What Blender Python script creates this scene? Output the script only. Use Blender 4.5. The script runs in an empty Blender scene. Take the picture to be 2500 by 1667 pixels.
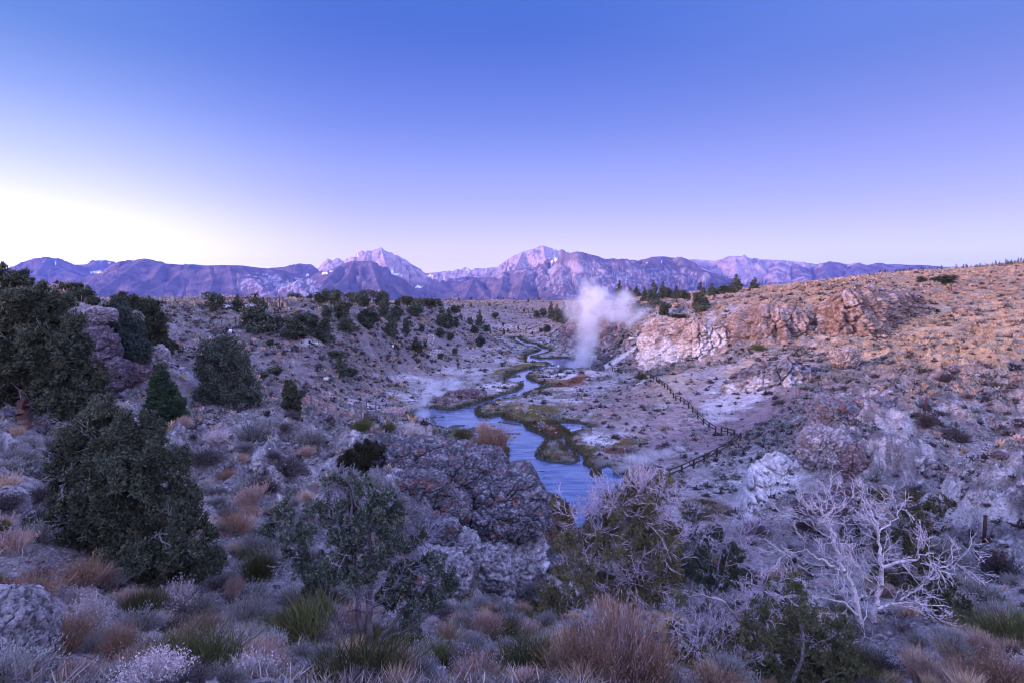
import bpy, math, random
import numpy as np
from mathutils import Vector, Matrix

# ---------------------------------------------------------------- camera, sky, sun
SC = bpy.context.scene
CAMZ = 22.0
PITCH = math.radians(4.03)
LENS = 20.0
FPX = LENS / 36.0 * 2500.0
CX, CY = 1250.0, 833.5
cam_d = bpy.data.cameras.new('camera'); cam = bpy.data.objects.new('camera', cam_d)
SC.collection.objects.link(cam); SC.camera = cam
cam.location = (0, 0, CAMZ); cam.rotation_euler = (math.pi / 2 - PITCH, 0, 0)
cam_d.lens = LENS; cam_d.sensor_width = 36.0; cam_d.clip_start = 0.1; cam_d.clip_end = 60000.0

SC.render.engine = 'CYCLES'
SC.view_settings.view_transform = 'Standard'; SC.view_settings.look = 'None'
SC.view_settings.exposure = 0.55; SC.view_settings.gamma = 1.0
SC.cycles.use_denoising = True; SC.cycles.filter_width = 1.05
SC.cycles.max_bounces = 5; SC.cycles.diffuse_bounces = 2; SC.cycles.glossy_bounces = 2
SC.cycles.transmission_bounces = 2; SC.cycles.volume_bounces = 3; SC.cycles.transparent_max_bounces = 6
SC.cycles.volume_step_rate = 2.0; SC.cycles.volume_max_steps = 96
SC.cycles.caustics_reflective = False; SC.cycles.caustics_refractive = False

SUN_AZ = math.radians(248.0)      # where the light comes from, clockwise from +Y: behind and to the left
SUN_EL = math.radians(7.0)
world = bpy.data.worlds.new("World"); SC.world = world; world.use_nodes = True
def build_world():
    nt = world.node_tree; N = nt.nodes; L = nt.links; N.clear()
    out = N.new('ShaderNodeOutputWorld'); bg = N.new('ShaderNodeBackground'); L.new(bg.outputs[0], out.inputs[0])
    tc = N.new('ShaderNodeTexCoord'); sp = N.new('ShaderNodeSeparateXYZ'); L.new(tc.outputs['Generated'], sp.inputs[0])
    def ramp(fac, stops):
        r = N.new('ShaderNodeValToRGB'); L.new(fac, r.inputs[0]); e = r.color_ramp.elements
        r.color_ramp.interpolation = 'B_SPLINE'
        while len(e) < len(stops): e.new(0.5)
        k = max(max(c) for _, c in stops)          # a ramp holds values up to 1: scale down, then back up
        for i, (p, c) in enumerate(stops): e[i].position = p; e[i].color = (c[0] / k, c[1] / k, c[2] / k, 1)
        v = N.new('ShaderNodeVectorMath'); v.operation = 'SCALE'; L.new(r.outputs[0], v.inputs[0]); v.inputs[3].default_value = k
        return v.outputs[0]
    def m(op, a, b=None, c=None):
        n = N.new('ShaderNodeMath'); n.operation = op
        for i, v in enumerate((a, b, c)):
            if v is None: continue
            if isinstance(v, (int, float)): n.inputs[i].default_value = v
            else: L.new(v, n.inputs[i])
        return n.outputs[0]
    def mixc(f, a, b, bt='MIX'):
        n = N.new('ShaderNodeMix'); n.data_type = 'RGBA'; n.blend_type = bt
        for k, v in ((0, f), (6, a), (7, b)):
            if isinstance(v, (int, float)): n.inputs[k].default_value = v
            elif isinstance(v, tuple): n.inputs[k].default_value = (*v, 1)
            else: L.new(v, n.inputs[k])
        return n.outputs[2]
    z = m('MAXIMUM', sp.outputs[2], 0.0)
    z2 = m('POWER', z, 0.6)
    def s(d): return math.sin(math.radians(d)) ** 0.6
    mid = ramp(z2, [(0.0, (1.090, 0.885, 1.389)), (s(4), (0.960, 0.830, 1.354)), (s(8), (0.466, 0.474, 0.913)), (s(12), (0.317, 0.358, 0.752)), (s(16), (0.168, 0.238, 0.655)), (s(21), (0.099, 0.165, 0.581)), (s(27), (0.033, 0.109, 0.447)), (s(38), (.12, .22, .72)), (s(55), (.6, .7, 1.7)), (1.0, (0.840, 0.986, 2.160))])  # overhead stops, here and below, are raised out of view to brighten the ground
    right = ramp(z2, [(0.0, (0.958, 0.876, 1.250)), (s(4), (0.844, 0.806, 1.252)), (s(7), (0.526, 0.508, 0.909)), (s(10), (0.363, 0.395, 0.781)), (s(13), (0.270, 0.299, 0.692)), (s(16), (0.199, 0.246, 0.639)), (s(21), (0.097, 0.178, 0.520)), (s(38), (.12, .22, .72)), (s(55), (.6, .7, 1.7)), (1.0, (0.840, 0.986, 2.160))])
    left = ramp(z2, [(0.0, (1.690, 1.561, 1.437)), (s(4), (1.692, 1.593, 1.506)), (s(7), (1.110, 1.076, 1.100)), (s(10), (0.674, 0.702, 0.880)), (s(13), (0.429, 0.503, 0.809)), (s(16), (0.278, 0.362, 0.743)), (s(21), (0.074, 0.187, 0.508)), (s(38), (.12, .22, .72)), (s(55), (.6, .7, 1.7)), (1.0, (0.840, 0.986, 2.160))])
    az = m('ARCTAN2', sp.outputs[0], sp.outputs[1])
    mr = N.new('ShaderNodeMapRange'); mr.interpolation_type = 'SMOOTHSTEP'; L.new(az, mr.inputs[0])
    mr.inputs[1].default_value = 0.0; mr.inputs[2].default_value = 0.75
    c = mixc(mr.outputs[0], mid, right)
    d = m('ABSOLUTE', m('ADD', az, 0.85))
    ml = N.new('ShaderNodeMapRange'); ml.interpolation_type = 'SMOOTHERSTEP'; L.new(d, ml.inputs[0])
    ml.inputs[1].default_value = 0.68; ml.inputs[2].default_value = 0.0
    c = mixc(ml.outputs[0], c, left)
    # the unseen sky behind the camera: afterglow boosted to light the ground
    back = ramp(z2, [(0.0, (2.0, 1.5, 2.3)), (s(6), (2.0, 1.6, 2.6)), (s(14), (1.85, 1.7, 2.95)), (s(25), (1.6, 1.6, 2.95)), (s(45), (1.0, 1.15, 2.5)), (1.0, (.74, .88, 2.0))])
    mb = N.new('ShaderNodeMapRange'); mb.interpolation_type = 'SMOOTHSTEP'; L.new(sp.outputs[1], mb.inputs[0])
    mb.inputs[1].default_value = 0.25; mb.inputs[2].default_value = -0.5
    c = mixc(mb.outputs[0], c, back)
    # physical sky under it, low sun
    sky = N.new('ShaderNodeTexSky'); sky.sky_type = 'NISHITA'; sky.sun_disc = False
    sky.sun_elevation = SUN_EL; sky.sun_rotation = SUN_AZ
    sc_ = N.new('ShaderNodeVectorMath'); sc_.operation = 'SCALE'; L.new(sky.outputs[0], sc_.inputs[0]); sc_.inputs[3].default_value = 0.05
    c = mixc(0.06, c, sc_.outputs[0])
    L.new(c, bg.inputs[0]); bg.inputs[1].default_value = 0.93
build_world()
sun_d = bpy.data.lights.new('sun', 'SUN'); sun = bpy.data.objects.new('sun', sun_d); SC.collection.objects.link(sun)
sun_d.energy = 4.6; sun_d.color = (1.0, 0.60, 0.56); sun_d.angle = math.radians(11)
_sd = Vector((math.sin(SUN_AZ) * math.cos(SUN_EL), math.cos(SUN_AZ) * math.cos(SUN_EL), math.sin(SUN_EL)))
sun.rotation_euler = (-_sd).to_track_quat('-Z', 'Y').to_euler()

# ---------------------------------------------------------------- helpers
rng = np.random.default_rng(7)
ca, sa = math.cos(PITCH), math.sin(PITCH)
def F(x, y, D):                       # photograph pixel (2500 wide) + forward distance -> world point
    xr = (x - CX) / FPX; yr = (CY - y) / FPX
    dy = ca + yr * sa; k = D / dy
    return np.array((xr * k, D, CAMZ + (yr * ca - sa) * k))
def V(x, y, D): return F(x * 1.06293, y * 1.06293, D)
def on_plane(x, y, z=0.0):
    xr = (x - CX) / FPX; yr = (CY - y) / FPX
    dz = yr * ca - sa; k = (z - CAMZ) / dz
    return np.array((xr * k, (ca + yr * sa) * k, z))
def project(P):
    P = np.asarray(P, float); x = P[..., 0]; y = P[..., 1]; z = P[..., 2] - CAMZ
    f = y * ca - z * sa; u = y * sa + z * ca
    f = np.where(f < 1e-3, 1e-3, f)
    return CX + FPX * x / f, CY - FPX * u / f
def link(o): SC.collection.objects.link(o); return o
def sstep(a, b, x): t = np.clip((x - a) / (b - a), 0, 1); return t * t * (3 - 2 * t)

# noise (numpy gradient noise)
_perm = np.random.default_rng(3).permutation(4096).astype(np.int64)
_perm = np.concatenate([_perm, _perm])
_g3 = np.random.default_rng(5).normal(size=(4096, 3)); _g3 /= np.linalg.norm(_g3, axis=1)[:, None]
def pnoise(P):
    P = np.asarray(P, float); i = np.floor(P).astype(np.int64); f = P - i
    u = f * f * f * (f * (f * 6 - 15) + 10); r = 0.0
    i &= 4095
    for dx in (0, 1):
        hx = _perm[(i[:, 0] + dx) & 4095]; wx = u[:, 0] if dx else 1 - u[:, 0]
        for dy in (0, 1):
            hy = _perm[(hx + i[:, 1] + dy) & 4095]; wy = u[:, 1] if dy else 1 - u[:, 1]
            for dz in (0, 1):
                h = _perm[(hy + i[:, 2] + dz) & 4095]; wz = u[:, 2] if dz else 1 - u[:, 2]
                g = _g3[h]
                r = r + wx * wy * wz * (g[:, 0] * (f[:, 0] - dx) + g[:, 1] * (f[:, 1] - dy) + g[:, 2] * (f[:, 2] - dz))
    return r * 1.7
def fbm(P, octv=4, gain=0.5, lac=2.07):
    a, r = 1.0, 0.0; P = np.asarray(P, float)
    for k in range(octv): r = r + a * pnoise(P + 17.3 * k); P = P * lac; a *= gain
    return r
def ridged(P, octv=4, gain=0.5, lac=2.1):
    a, r = 1.0, 0.0; P = np.asarray(P, float)
    for k in range(octv): r = r + a * (1 - 2 * np.abs(pnoise(P + 11.1 * k))); P = P * lac; a *= gain
    return r
def xy0(X, Y, s): return np.stack([X * s, Y * s, np.full_like(X, 0.37)], -1)

def mesh_np(name, verts, faces, col=None, smooth=False):
    """faces: list of int arrays (n,k)"""
    me = bpy.data.meshes.new(name); verts = np.asarray(verts, np.float32)
    faces = [np.asarray(f, np.int32) for f in faces if len(f)]
    me.vertices.add(len(verts)); me.vertices.foreach_set('co', verts.ravel())
    nl = sum(f.size for f in faces); nf = sum(len(f) for f in faces)
    me.loops.add(nl); me.polygons.add(nf)
    me.loops.foreach_set('vertex_index', np.concatenate([f.ravel() for f in faces]))
    tot = np.concatenate([np.full(len(f), f.shape[1], np.int32) for f in faces])
    st = np.concatenate([[0], np.cumsum(tot)[:-1]]).astype(np.int32)
    me.polygons.foreach_set('loop_start', st); me.polygons.foreach_set('loop_total', tot)
    if smooth: me.polygons.foreach_set('use_smooth', np.ones(nf, bool))
    me.update(calc_edges=True)
    if col is not None:
        c = np.ones((len(verts), 4), np.float32); c[:, :3] = col
        a = me.color_attributes.new('Col', 'FLOAT_COLOR', 'POINT'); a.data.foreach_set('color', c.ravel())
    return me

class Geo:
    def __init__(s): s.v = []; s.c = []; s.f = {3: [], 4: []}; s.n = 0
    def add(s, v, f, c):
        v = np.asarray(v, float); s.v.append(v)
        c = np.asarray(c, float); s.c.append(np.broadcast_to(c, (len(v), 3)) if c.ndim == 1 else c)
        f = np.asarray(f); s.f[f.shape[1]].append(f + s.n); s.n += len(v)
    def mesh(s, name, smooth=False):
        fs = [np.concatenate(s.f[k]) for k in (3, 4) if s.f[k]]
        return mesh_np(name, np.concatenate(s.v), fs, np.concatenate(s.c), smooth)
def obj(name, me, mat, parent=None, loc=None):
    o = bpy.data.objects.new(name, me); link(o)
    if mat and not me.materials: me.materials.append(mat)
    if parent: o.parent = parent
    if loc is not None: o.location = loc
    return o
def tag(o, label=None, cat=None, group=None, kind=None):
    for k, v in (('label', label), ('category', cat), ('group', group), ('kind', kind)):
        if v: o[k] = v
    return o
def empty(name, loc, rz=0.0, sc=1.0):
    o = bpy.data.objects.new(name, None); link(o); o.location = loc; o.rotation_euler = (0, 0, rz)
    o.scale = (sc, sc, sc) if not hasattr(sc, '__len__') else sc
    o.empty_display_size = 0.3
    return o

# ---------------------------------------------------------------- materials
def new_mat(name):
    m = bpy.data.materials.new(name); m.use_nodes = True; nt = m.node_tree
    return m, nt, nt.nodes['Principled BSDF']
def attr_mat(name, rough=0.85, var=0.35, scale=30.0, bump=0.0, bscale=20.0, objvar=0.0, spec=0.25, trans=0.0):
    m, nt, b = new_mat(name); N, L = nt.nodes, nt.links
    a = N.new('ShaderNodeAttribute'); a.attribute_name = 'Col'
    tc = N.new('ShaderNodeTexCoord')
    nz = N.new('ShaderNodeTexNoise'); nz.inputs['Scale'].default_value = scale; nz.inputs['Detail'].default_value = 5; nz.inputs['Roughness'].default_value = 0.7
    L.new(tc.outputs['Object'], nz.inputs[0])
    mr = N.new('ShaderNodeMapRange'); L.new(nz.outputs[0], mr.inputs[0]); mr.inputs[1].default_value = .3; mr.inputs[2].default_value = .7
    mr.inputs[3].default_value = 1 - var; mr.inputs[4].default_value = 1 + var
    last = mr.outputs[0]
    if objvar:
        oi = N.new('ShaderNodeObjectInfo'); m2 = N.new('ShaderNodeMapRange'); L.new(oi.outputs['Random'], m2.inputs[0])
        m2.inputs[3].default_value = 1 - objvar; m2.inputs[4].default_value = 1 + objvar
        mm = N.new('ShaderNodeMath'); mm.operation = 'MULTIPLY'; L.new(last, mm.inputs[0]); L.new(m2.outputs[0], mm.inputs[1]); last = mm.outputs[0]
    vm = N.new('ShaderNodeVectorMath'); vm.operation = 'SCALE'; L.new(a.outputs[0], vm.inputs[0]); L.new(last, vm.inputs[3])
    L.new(vm.outputs[0], b.inputs['Base Color']); b.inputs['Roughness'].default_value = rough
    b.inputs['Specular IOR Level'].default_value = spec
    if bump:
        nb = N.new('ShaderNodeTexNoise'); nb.inputs['Scale'].default_value = bscale; nb.inputs['Detail'].default_value = 8; nb.inputs['Roughness'].default_value = .72
        L.new(tc.outputs['Object'], nb.inputs[0])
        bm = N.new('ShaderNodeBump'); bm.inputs['Strength'].default_value = bump; bm.inputs['Distance'].default_value = .35 if bscale < 5 else .08
        L.new(nb.outputs[0], bm.inputs['Height']); L.new(bm.outputs[0], b.inputs['Normal'])
    return m
M_leaf = attr_mat('juniper_foliage', .7, .35, 1.5, objvar=.22)
M_bark = attr_mat('bark', .9, .45, 14, bump=.6, bscale=25)
M_twig = attr_mat('weathered_wood', .8, .22, 8)
M_shrub = attr_mat('shrub_stems', .85, .3, 3, objvar=.25)
M_paint = attr_mat('painted_board', .6, .08, 5)
M_timber = attr_mat('dark_timber', .85, .3, 9)

def ground_mat():
    m, nt, b = new_mat('gravelly_desert_soil'); N, L = nt.nodes, nt.links
    a = N.new('ShaderNodeAttribute'); a.attribute_name = 'Col'
    g = N.new('ShaderNodeNewGeometry')
    def noise(scale, det=6, rough=.65):
        n = N.new('ShaderNodeTexNoise'); n.inputs['Scale'].default_value = scale; n.inputs['Detail'].default_value = det; n.inputs['Roughness'].default_value = rough
        L.new(g.outputs['Position'], n.inputs[0]); return n.outputs[0]
    def mr(x, a0, a1, b0, b1):
        n = N.new('ShaderNodeMapRange'); L.new(x, n.inputs[0])
        for i, v in enumerate((a0, a1, b0, b1)): n.inputs[i + 1].default_value = v
        return n.outputs[0]
    def mix(f, x, y):
        n = N.new('ShaderNodeMix'); n.data_type = 'RGBA'; L.new(f, n.inputs[0]); L.new(x, n.inputs[6])
        if isinstance(y, tuple): n.inputs[7].default_value = (*y, 1)
        else: L.new(y, n.inputs[7])
        return n.outputs[2]
    n1 = noise(.9); n2 = noise(5.5); n3 = noise(26)
    mul = N.new('ShaderNodeMath'); mul.operation = 'MULTIPLY'; L.new(mr(n1, .32, .68, .62, 1.38), mul.inputs[0]); L.new(mr(n2, .34, .66, .55, 1.45), mul.inputs[1])
    mul2 = N.new('ShaderNodeMath'); mul2.operation = 'MULTIPLY'; L.new(mul.outputs[0], mul2.inputs[0]); L.new(mr(n3, .34, .66, .6, 1.4), mul2.inputs[1])
    vm = N.new('ShaderNodeVectorMath'); vm.operation = 'SCALE'; L.new(a.outputs[0], vm.inputs[0]); L.new(mul2.outputs[0], vm.inputs[3])
    # pale stones scattered in the soil
    vo = N.new('ShaderNodeTexVoronoi'); vo.inputs['Scale'].default_value = 4.0; L.new(g.outputs['Position'], vo.inputs[0])
    st = mr(vo.outputs['Distance'], .10, .17, 1.0, 0.0)
    keep = N.new('ShaderNodeMath'); keep.operation = 'MULTIPLY'; L.new(st, keep.inputs[0])
    sepc = N.new('ShaderNodeSeparateColor'); L.new(vo.outputs['Color'], sepc.inputs[0]); L.new(mr(sepc.outputs[0], .45, .6, 0, .85), keep.inputs[1])
    c = mix(keep.outputs[0], vm.outputs[0], (.52, .48, .46))
    vo2 = N.new('ShaderNodeTexVoronoi'); vo2.inputs['Scale'].default_value = 1.1; L.new(g.outputs['Position'], vo2.inputs[0])
    L.new(c, b.inputs['Base Color']); b.inputs['Roughness'].default_value = .95; b.inputs['Specular IOR Level'].default_value = .15
    ad = N.new('ShaderNodeMath'); ad.operation = 'ADD'; L.new(n2, ad.inputs[0]); L.new(keep.outputs[0], ad.inputs[1])
    bm = N.new('ShaderNodeBump'); bm.inputs['Strength'].default_value = 1.0; bm.inputs['Distance'].default_value = .3
    L.new(ad.outputs[0], bm.inputs['Height']); L.new(bm.outputs[0], b.inputs['Normal'])
    return m
M_ground = ground_mat()
M_rock = attr_mat('lichened_rock', .9, .5, 2.6, bump=.9, bscale=3.2, spec=.2)
M_mount = attr_mat('mountain_rock', .95, .14, .006, spec=.05)

# ---------------------------------------------------------------- river outline (world plan)
RIV = [(1288,869),(1297,872),(1315,876),(1347,876),(1379,874),(1417,881),(1432,890),(1434,899),(1404,903),(1350,899),(1321,902),(1302,906),(1289,914),(1284,919),
 (1292,927),(1308,933),(1328,941),(1321,946),(1296,956),(1269,966),(1238,971),(1202,982),(1180,990),(1161,999),(1160,1009),(1171,1019),(1195,1021),(1212,1016),(1224,1015),
 (1226,1019),(1235,1026),(1255,1027),(1279,1035),(1290,1050),(1312,1058),(1330,1068),(1337,1074),(1370,1070),(1393,1066),(1395,1058),(1385,1046),(1363,1037),(1372,1031),
 (1420,1034),(1442,1042),(1420,1048),(1401,1053),(1397,1062),(1388,1069),(1380,1080),(1386,1090),(1400,1101),(1420,1110),(1428,1118),(1424,1132),(1440,1142),(1470,1143),
 (1483,1137),(1498,1145),(1518,1152),(1532,1185),(1550,1235),(1600,1295),(1680,1335),(1750,1385),(1880,1450),(2050,1500),(2000,1560),(1820,1480),(1700,1420),(1620,1380),(1500,1340),(1396,1298),
 (1402,1267),(1402,1250),(1386,1229),(1355,1216),(1331,1209),(1290,1200),(1235,1150),(1243,1092),(1215,1085),(1175,1090),(1160,1075),(1130,1068),(1100,1056),(1075,1045),(1029,1040),
 (1008,1028),(1013,1007),(1035,1002),(1057,994),(1072,1001),(1105,1002),(1136,994),(1165,986),(1200,975),(1226,964),(1257,957),(1277,943),(1277,934),(1264,934),(1242,932),
 (1233,927),(1245,919),(1257,911),(1271,906),(1289,902),(1308,899),(1328,895),(1347,891),(1330,884),(1302,885),(1285,886),(1284,877)]
RIV2 = [(1248,824),(1264,823),(1270,831),(1282,836),(1312,841),(1314,846),(1325,850),(1342,852),(1340,859),(1325,864),(1305,869),(1288,872),(1284,868),(1297,863),(1322,855),(1308,848),(1283,844),(1269,837),(1251,830)]
ISL = [[(1306,1112),(1312,1102),(1325,1095),(1320,1090),(1332,1077),(1345,1073),(1360,1076),(1372,1080),(1378,1092),(1390,1102),(1406,1110),(1415,1122),(1400,1132),(1380,1132),(1345,1129),(1317,1122)],
       [(1442,1157),(1446,1146),(1455,1143),(1466,1146),(1469,1157),(1460,1164),(1450,1165)],
       [(1499,1150),(1508,1147),(1515,1152),(1512,1158),(1502,1158)]]
def plan(poly): return np.array([on_plane(x, y)[:2] for x, y in poly])
P_RIV, P_RIV2, P_ISL = plan(RIV), plan(RIV2), [plan(i) for i in ISL]
def sdist(X, Y, poly):                # signed distance, negative inside
    d = np.full(X.shape, 1e18); ins = np.zeros(X.shape, bool); n = len(poly)
    for i in range(n):
        a = poly[i]; b = poly[(i + 1) % n]; e = b - a; l2 = max(e @ e, 1e-9)
        t = np.clip(((X - a[0]) * e[0] + (Y - a[1]) * e[1]) / l2, 0, 1)
        dd = (X - a[0] - t * e[0]) ** 2 + (Y - a[1] - t * e[1]) ** 2; d = np.minimum(d, dd)
        c = (a[1] > Y) != (b[1] > Y)
        if abs(e[1]) > 1e-12: ins ^= c & (X < e[0] * (Y - a[1]) / e[1] + a[0])
    d = np.sqrt(d); return np.where(ins, -d, d)
def river_dist(X, Y):
    out = np.full(X.shape, 60.0); r = np.hypot(X, Y); m = (Y > 20) & (r < 460) & (r > 25)
    x, y = X[m], Y[m]
    d = np.minimum(sdist(x, y, P_RIV), sdist(x, y, P_RIV2))
    for p in P_ISL: d = np.maximum(d, -sdist(x, y, p))
    out[m] = np.minimum(d, 60); return out

# ---------------------------------------------------------------- terrain heights
# (x, y, forward distance) read off the photograph, 2352-wide frame
CT = [
 # foreground rim
 (0,1568,5.5),(400,1568,5.2),(800,1568,5.2),(1200,1568,5.4),(1600,1568,11),(1750,1568,11.5),(1850,1568,11.8),(1430,1568,7.5),(2000,1568,12),(2352,1568,12),(-300,1500,7),(2700,1500,13),
 (60,1450,7.5),(60,1300,10.5),(60,1200,14),(60,1050,22),(30,950,30),(-200,950,30),(-200,1200,14),(-400,900,40),
 (300,1380,11),(300,1280,15.5),(300,1150,21),(300,1040,32),(450,1100,28),(500,1450,9.5),(500,1300,14.5),(520,1180,22),(600,1100,30),(600,1000,42),(500,1000,42),
 (750,1450,11.5),(890,1470,15),(750,1300,16.5),(750,1200,23),(1150,1440,26.2),(1215,1440,27),(1080,1430,24),(700,1100,30),(700,1000,42),(850,1050,36),(850,995,41),(1000,1075,33),(1000,1250,25),(1000,1350,20.5),(1000,1460,14),
 (1000,1050,33.5),(1160,1110,31),(1200,1480,15),(1200,1500,12.5),(1300,1520,12),(1400,1500,14.5),(1500,1470,19),(1640,1480,20),
 (1260,1400,27),(1600,1400,29),(1800,1480,19),(2090,1490,16.8),(2300,1480,17),(2300,1350,24),(2200,1350,26),(2300,1250,32),(2100,1300,38),(1900,1300,42),(2352,1150,42),
 # near slope on the right of the creek
 (1750,1230,52),(1900,1220,50),(2050,1180,50),(1700,1130,64),(1800,1130,58),(1850,1040,66),(2000,1080,58),(2150,1080,54),(2300,1050,55),(1950,960,70),(2100,950,66),(2250,950,66),(2352,930,70),
 (1560,1085,68),(1600,1040,78),(1700,1003,84),(1800,1000,80),(1650,985,94),(1562,927,111),(1600,960,100),(1496,863,140),(1750,930,98),(1850,900,97),(1950,880,95),(2050,870,95),(2200,860,92),(2352,850,92),
 (1650,900,116),(1800,850,118),(1900,820,120),(2000,800,120),(2150,800,112),(2352,780,110),(1380,900,148),(1420,950,108),(1400,1000,95),(1480,1040,84),(1350,930,118),(1450,900,130),
 (1410,850,172),(1470,850,162),(1560,848,150),(1640,815,147),(1700,795,142),(1800,790,136),(1900,785,134),(2000,775,134),
 (1480,722,186),(1560,728,178),(1640,712,172),(1700,700,166),(1810,690,160),(1900,672,156),(2000,655,165),(2100,740,138),(2200,710,150),(2352,700,150),(2100,660,185),(2200,650,195),(2352,650,190),
 (2000,640,235),(2100,627,250),(2200,620,262),(2352,612,290),(1900,655,230),(1800,675,230),(1700,688,240),(1600,690,300),(1500,700,300),(2600,640,200),(2600,750,120),(2600,950,70),(2600,1200,35),
 # the gorge and its far end
 (1310,812,245),(1290,830,225),(1350,812,230),(1400,800,235),(1330,728,262),(1420,730,250),(1250,780,330),(1180,768,400),(1150,770,400),(1200,745,440),(1300,740,420),(1250,715,560),(1120,700,560),(1200,692,620),(1320,694,640),(1400,700,520),
 (1130,688,640),(1060,699,500),(1290,745,305),(1270,737,345),(1300,716,365),(1330,722,400),(1250,733,450),(1230,752,400),(1350,706,420),(1200,715,560),
 # left slope
 (1310,880,155),(1100,780,270),(1180,800,265),(1150,745,340),(1080,745,270),(1150,715,470),(1000,800,190),(1080,830,190),(1050,880,145),(1000,870,158),(950,880,142),(900,850,148),(850,900,122),(950,930,112),(900,955,100),(800,935,104),(720,965,92),
 (1000,745,210),(1000,703,235),(850,760,150),(850,722,180),(850,702,235),(900,800,155),(800,800,132),(800,850,122),(700,850,108),(700,900,93),(690,783,112),(595,765,112),(600,850,90),(560,920,66),(600,900,76),(660,960,60),(700,960,62),
 (500,770,112),(400,745,110),(400,702,200),(600,703,300),(700,702,300),(500,702,260),(400,800,82),(450,950,50),(450,870,62),(375,915,48),(300,900,50),(300,850,56),(320,780,62),(350,737,92),(250,870,46),
 (262,694,56),(200,692,52),(120,690,50),(230,780,50),(60,780,46),(60,700,55),(-150,720,55),(-300,800,45),(200,950,36),(150,860,44),
 (100,697,200),(300,698,200),(-200,700,200),(700,698,600),(300,699,600),(1000,698,700),
]
HT = [ # (x px, forward distance, height): ground hidden behind crests, on the creek floor and behind the camera
 (850,60,5.5),(1000,45,5.5),(1150,42,4.5),(1000,70,2),(1150,60,1.0),(1250,45,1.6),(1300,50,.5),(1350,46,2.2),(1150,85,.4),(1250,75,0),(1350,80,0),(1350,100,.3),(1250,120,0),(1100,105,.2),(1000,105,.8),
 (1250,150,.3),(1300,170,.2),(1200,160,.4),(1380,180,.2),(1500,60,.6),(1450,52,1.0),(1500,45,3.0),(1700,48,1.6),(1600,36,6.5),(1800,33,6.5),(1300,200,.4),(1250,240,.5),(1260,300,.5),(1220,350,.8),(1200,200,1),
 (2000,30,9),(1480,36,6.5),(700,78,4.5),(600,95,9),(1480,260,20.2),(1600,235,20.8),(1430,300,18.5),(1240,36,6.0),(1300,31,6.5),(1270,23,8.5),
]
BACK = [(0,0,20.3),(-3,1,20.4),(4,1,20.2),(0,3,19.3),(-4,3.5,19.6),(5,4,18.6),(0,-6,21.2),(-12,-4,22.5),(12,-5,20.5),(-28,-14,26.5),(-18,-28,26.5),(10,-30,24),(-45,-35,31),(-20,-60,31),(40,-20,20),(60,-50,24),
        (-60,0,27),(-60,-70,34),(0,-120,30),(120,-80,30),(-150,-50,34),(-150,60,26),(150,0,30),(0,-400,26),(-400,0,26),(400,0,40),(400,300,60),(700,100,40),(-400,-400,26),(400,-400,26),(-400,400,22),(20,14,12),(30,12,13)]  # unseen ground round the camera; rise at back left shaped to shade the gorge
FAR = []
for _a in np.radians(np.arange(-180, 180, 15)):
    for _r, _z in ((1200, 20.), (3500, 22.), (9000, 30.), (25000, 40.)):
        FAR.append((math.sin(_a) * _r, math.cos(_a) * _r, _z))
ctrl = [V(*c) for c in CT] + [np.array((V(x, 700, D)[0], D, z)) for x, D, z in HT] + [np.array(b, float) for b in BACK] + [np.array(b) for b in FAR]
ctrl = np.array(ctrl)
def lp(X, Y):
    r = np.hypot(X, Y); az = np.arctan2(X, Y); return az, np.log(np.maximum(r, 1.5))
def _feat(X, Y):
    az, l = lp(X, Y); return np.stack([np.sin(az) * 1.25 * (1 + .0 * l), np.cos(az) * 1.25, l * 1.0], -1)
class RBF:
    def __init__(s, P, z, c=.06, lam=6e-3):
        s.P, s.c = P, c
        K = -np.sqrt(((P[:, None] - P[None]) ** 2).sum(-1) + c * c) + lam * np.eye(len(P))
        A = np.zeros((len(P) + 1,) * 2); A[:-1, :-1] = K; A[-1, :-1] = 1; A[:-1, -1] = 1
        s.w = np.linalg.solve(A, np.append(z, 0))
    def __call__(s, Q):
        out = np.empty(len(Q)); 
        for i in range(0, len(Q), 40000):
            q = Q[i:i + 40000]
            d2 = (q ** 2).sum(1)[:, None] + (s.P ** 2).sum(1)[None] - 2 * q @ s.P.T
            out[i:i + 40000] = -np.sqrt(np.maximum(d2, 0) + s.c ** 2) @ s.w[:-1] + s.w[-1]
        return out
_r = RBF(_feat(ctrl[:, 0], ctrl[:, 1]), ctrl[:, 2])
MOUND = [ # small rises: x px, forward distance, radius (m), height
 (1985,57,6.5,3.2),(1990,64,5.5,2.0),(2290,41,5.5,2.6),(1800,57,4.5,1.0),(1065,104,7,1.6),(1100,104,6,1.3),(1020,101,5,1.2),(1312,45,4.5,2.0)]
def rockmask(X, Y, Z):
    r = np.hypot(X, Y); az = np.arctan2(X, Y)
    m = sstep(.02, .42, fbm(xy0(X + 200, Y, 1 / 26.), 3) + .12 * sstep(.15, .45, az) + .10 * sstep(10, 30, r) * (1 - sstep(50, 70, r)))
    for x, D, q, h in MOUND[:3]:
        p = F(x * 1.06293, 900, D); m = np.maximum(m, np.exp(-(((X - p[0]) ** 2 + (Y - p[1]) ** 2) / (q * 1.3) ** 2)) * 1.2)
    m = np.minimum(m, 1); px, py = project(np.stack([X, Y, Z], -1))
    scree = (1 - sstep(.7, 1.1, np.hypot((px - 1660) / 290, (py - 1040 + .35 * (px - 1660)) / 95))) * (Y > 40)
    m = m * (1 - scree) * (1 - .8 * (1 - sstep(1150, 1500, px)) * sstep(38, 60, r)) * (1 - .6 * sstep(120, 200, r))
    return m * sstep(2.5, 6.5, Z) * sstep(5, 20, r) * (1 - sstep(250, 420, r)) * (Y > 0)
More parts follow.
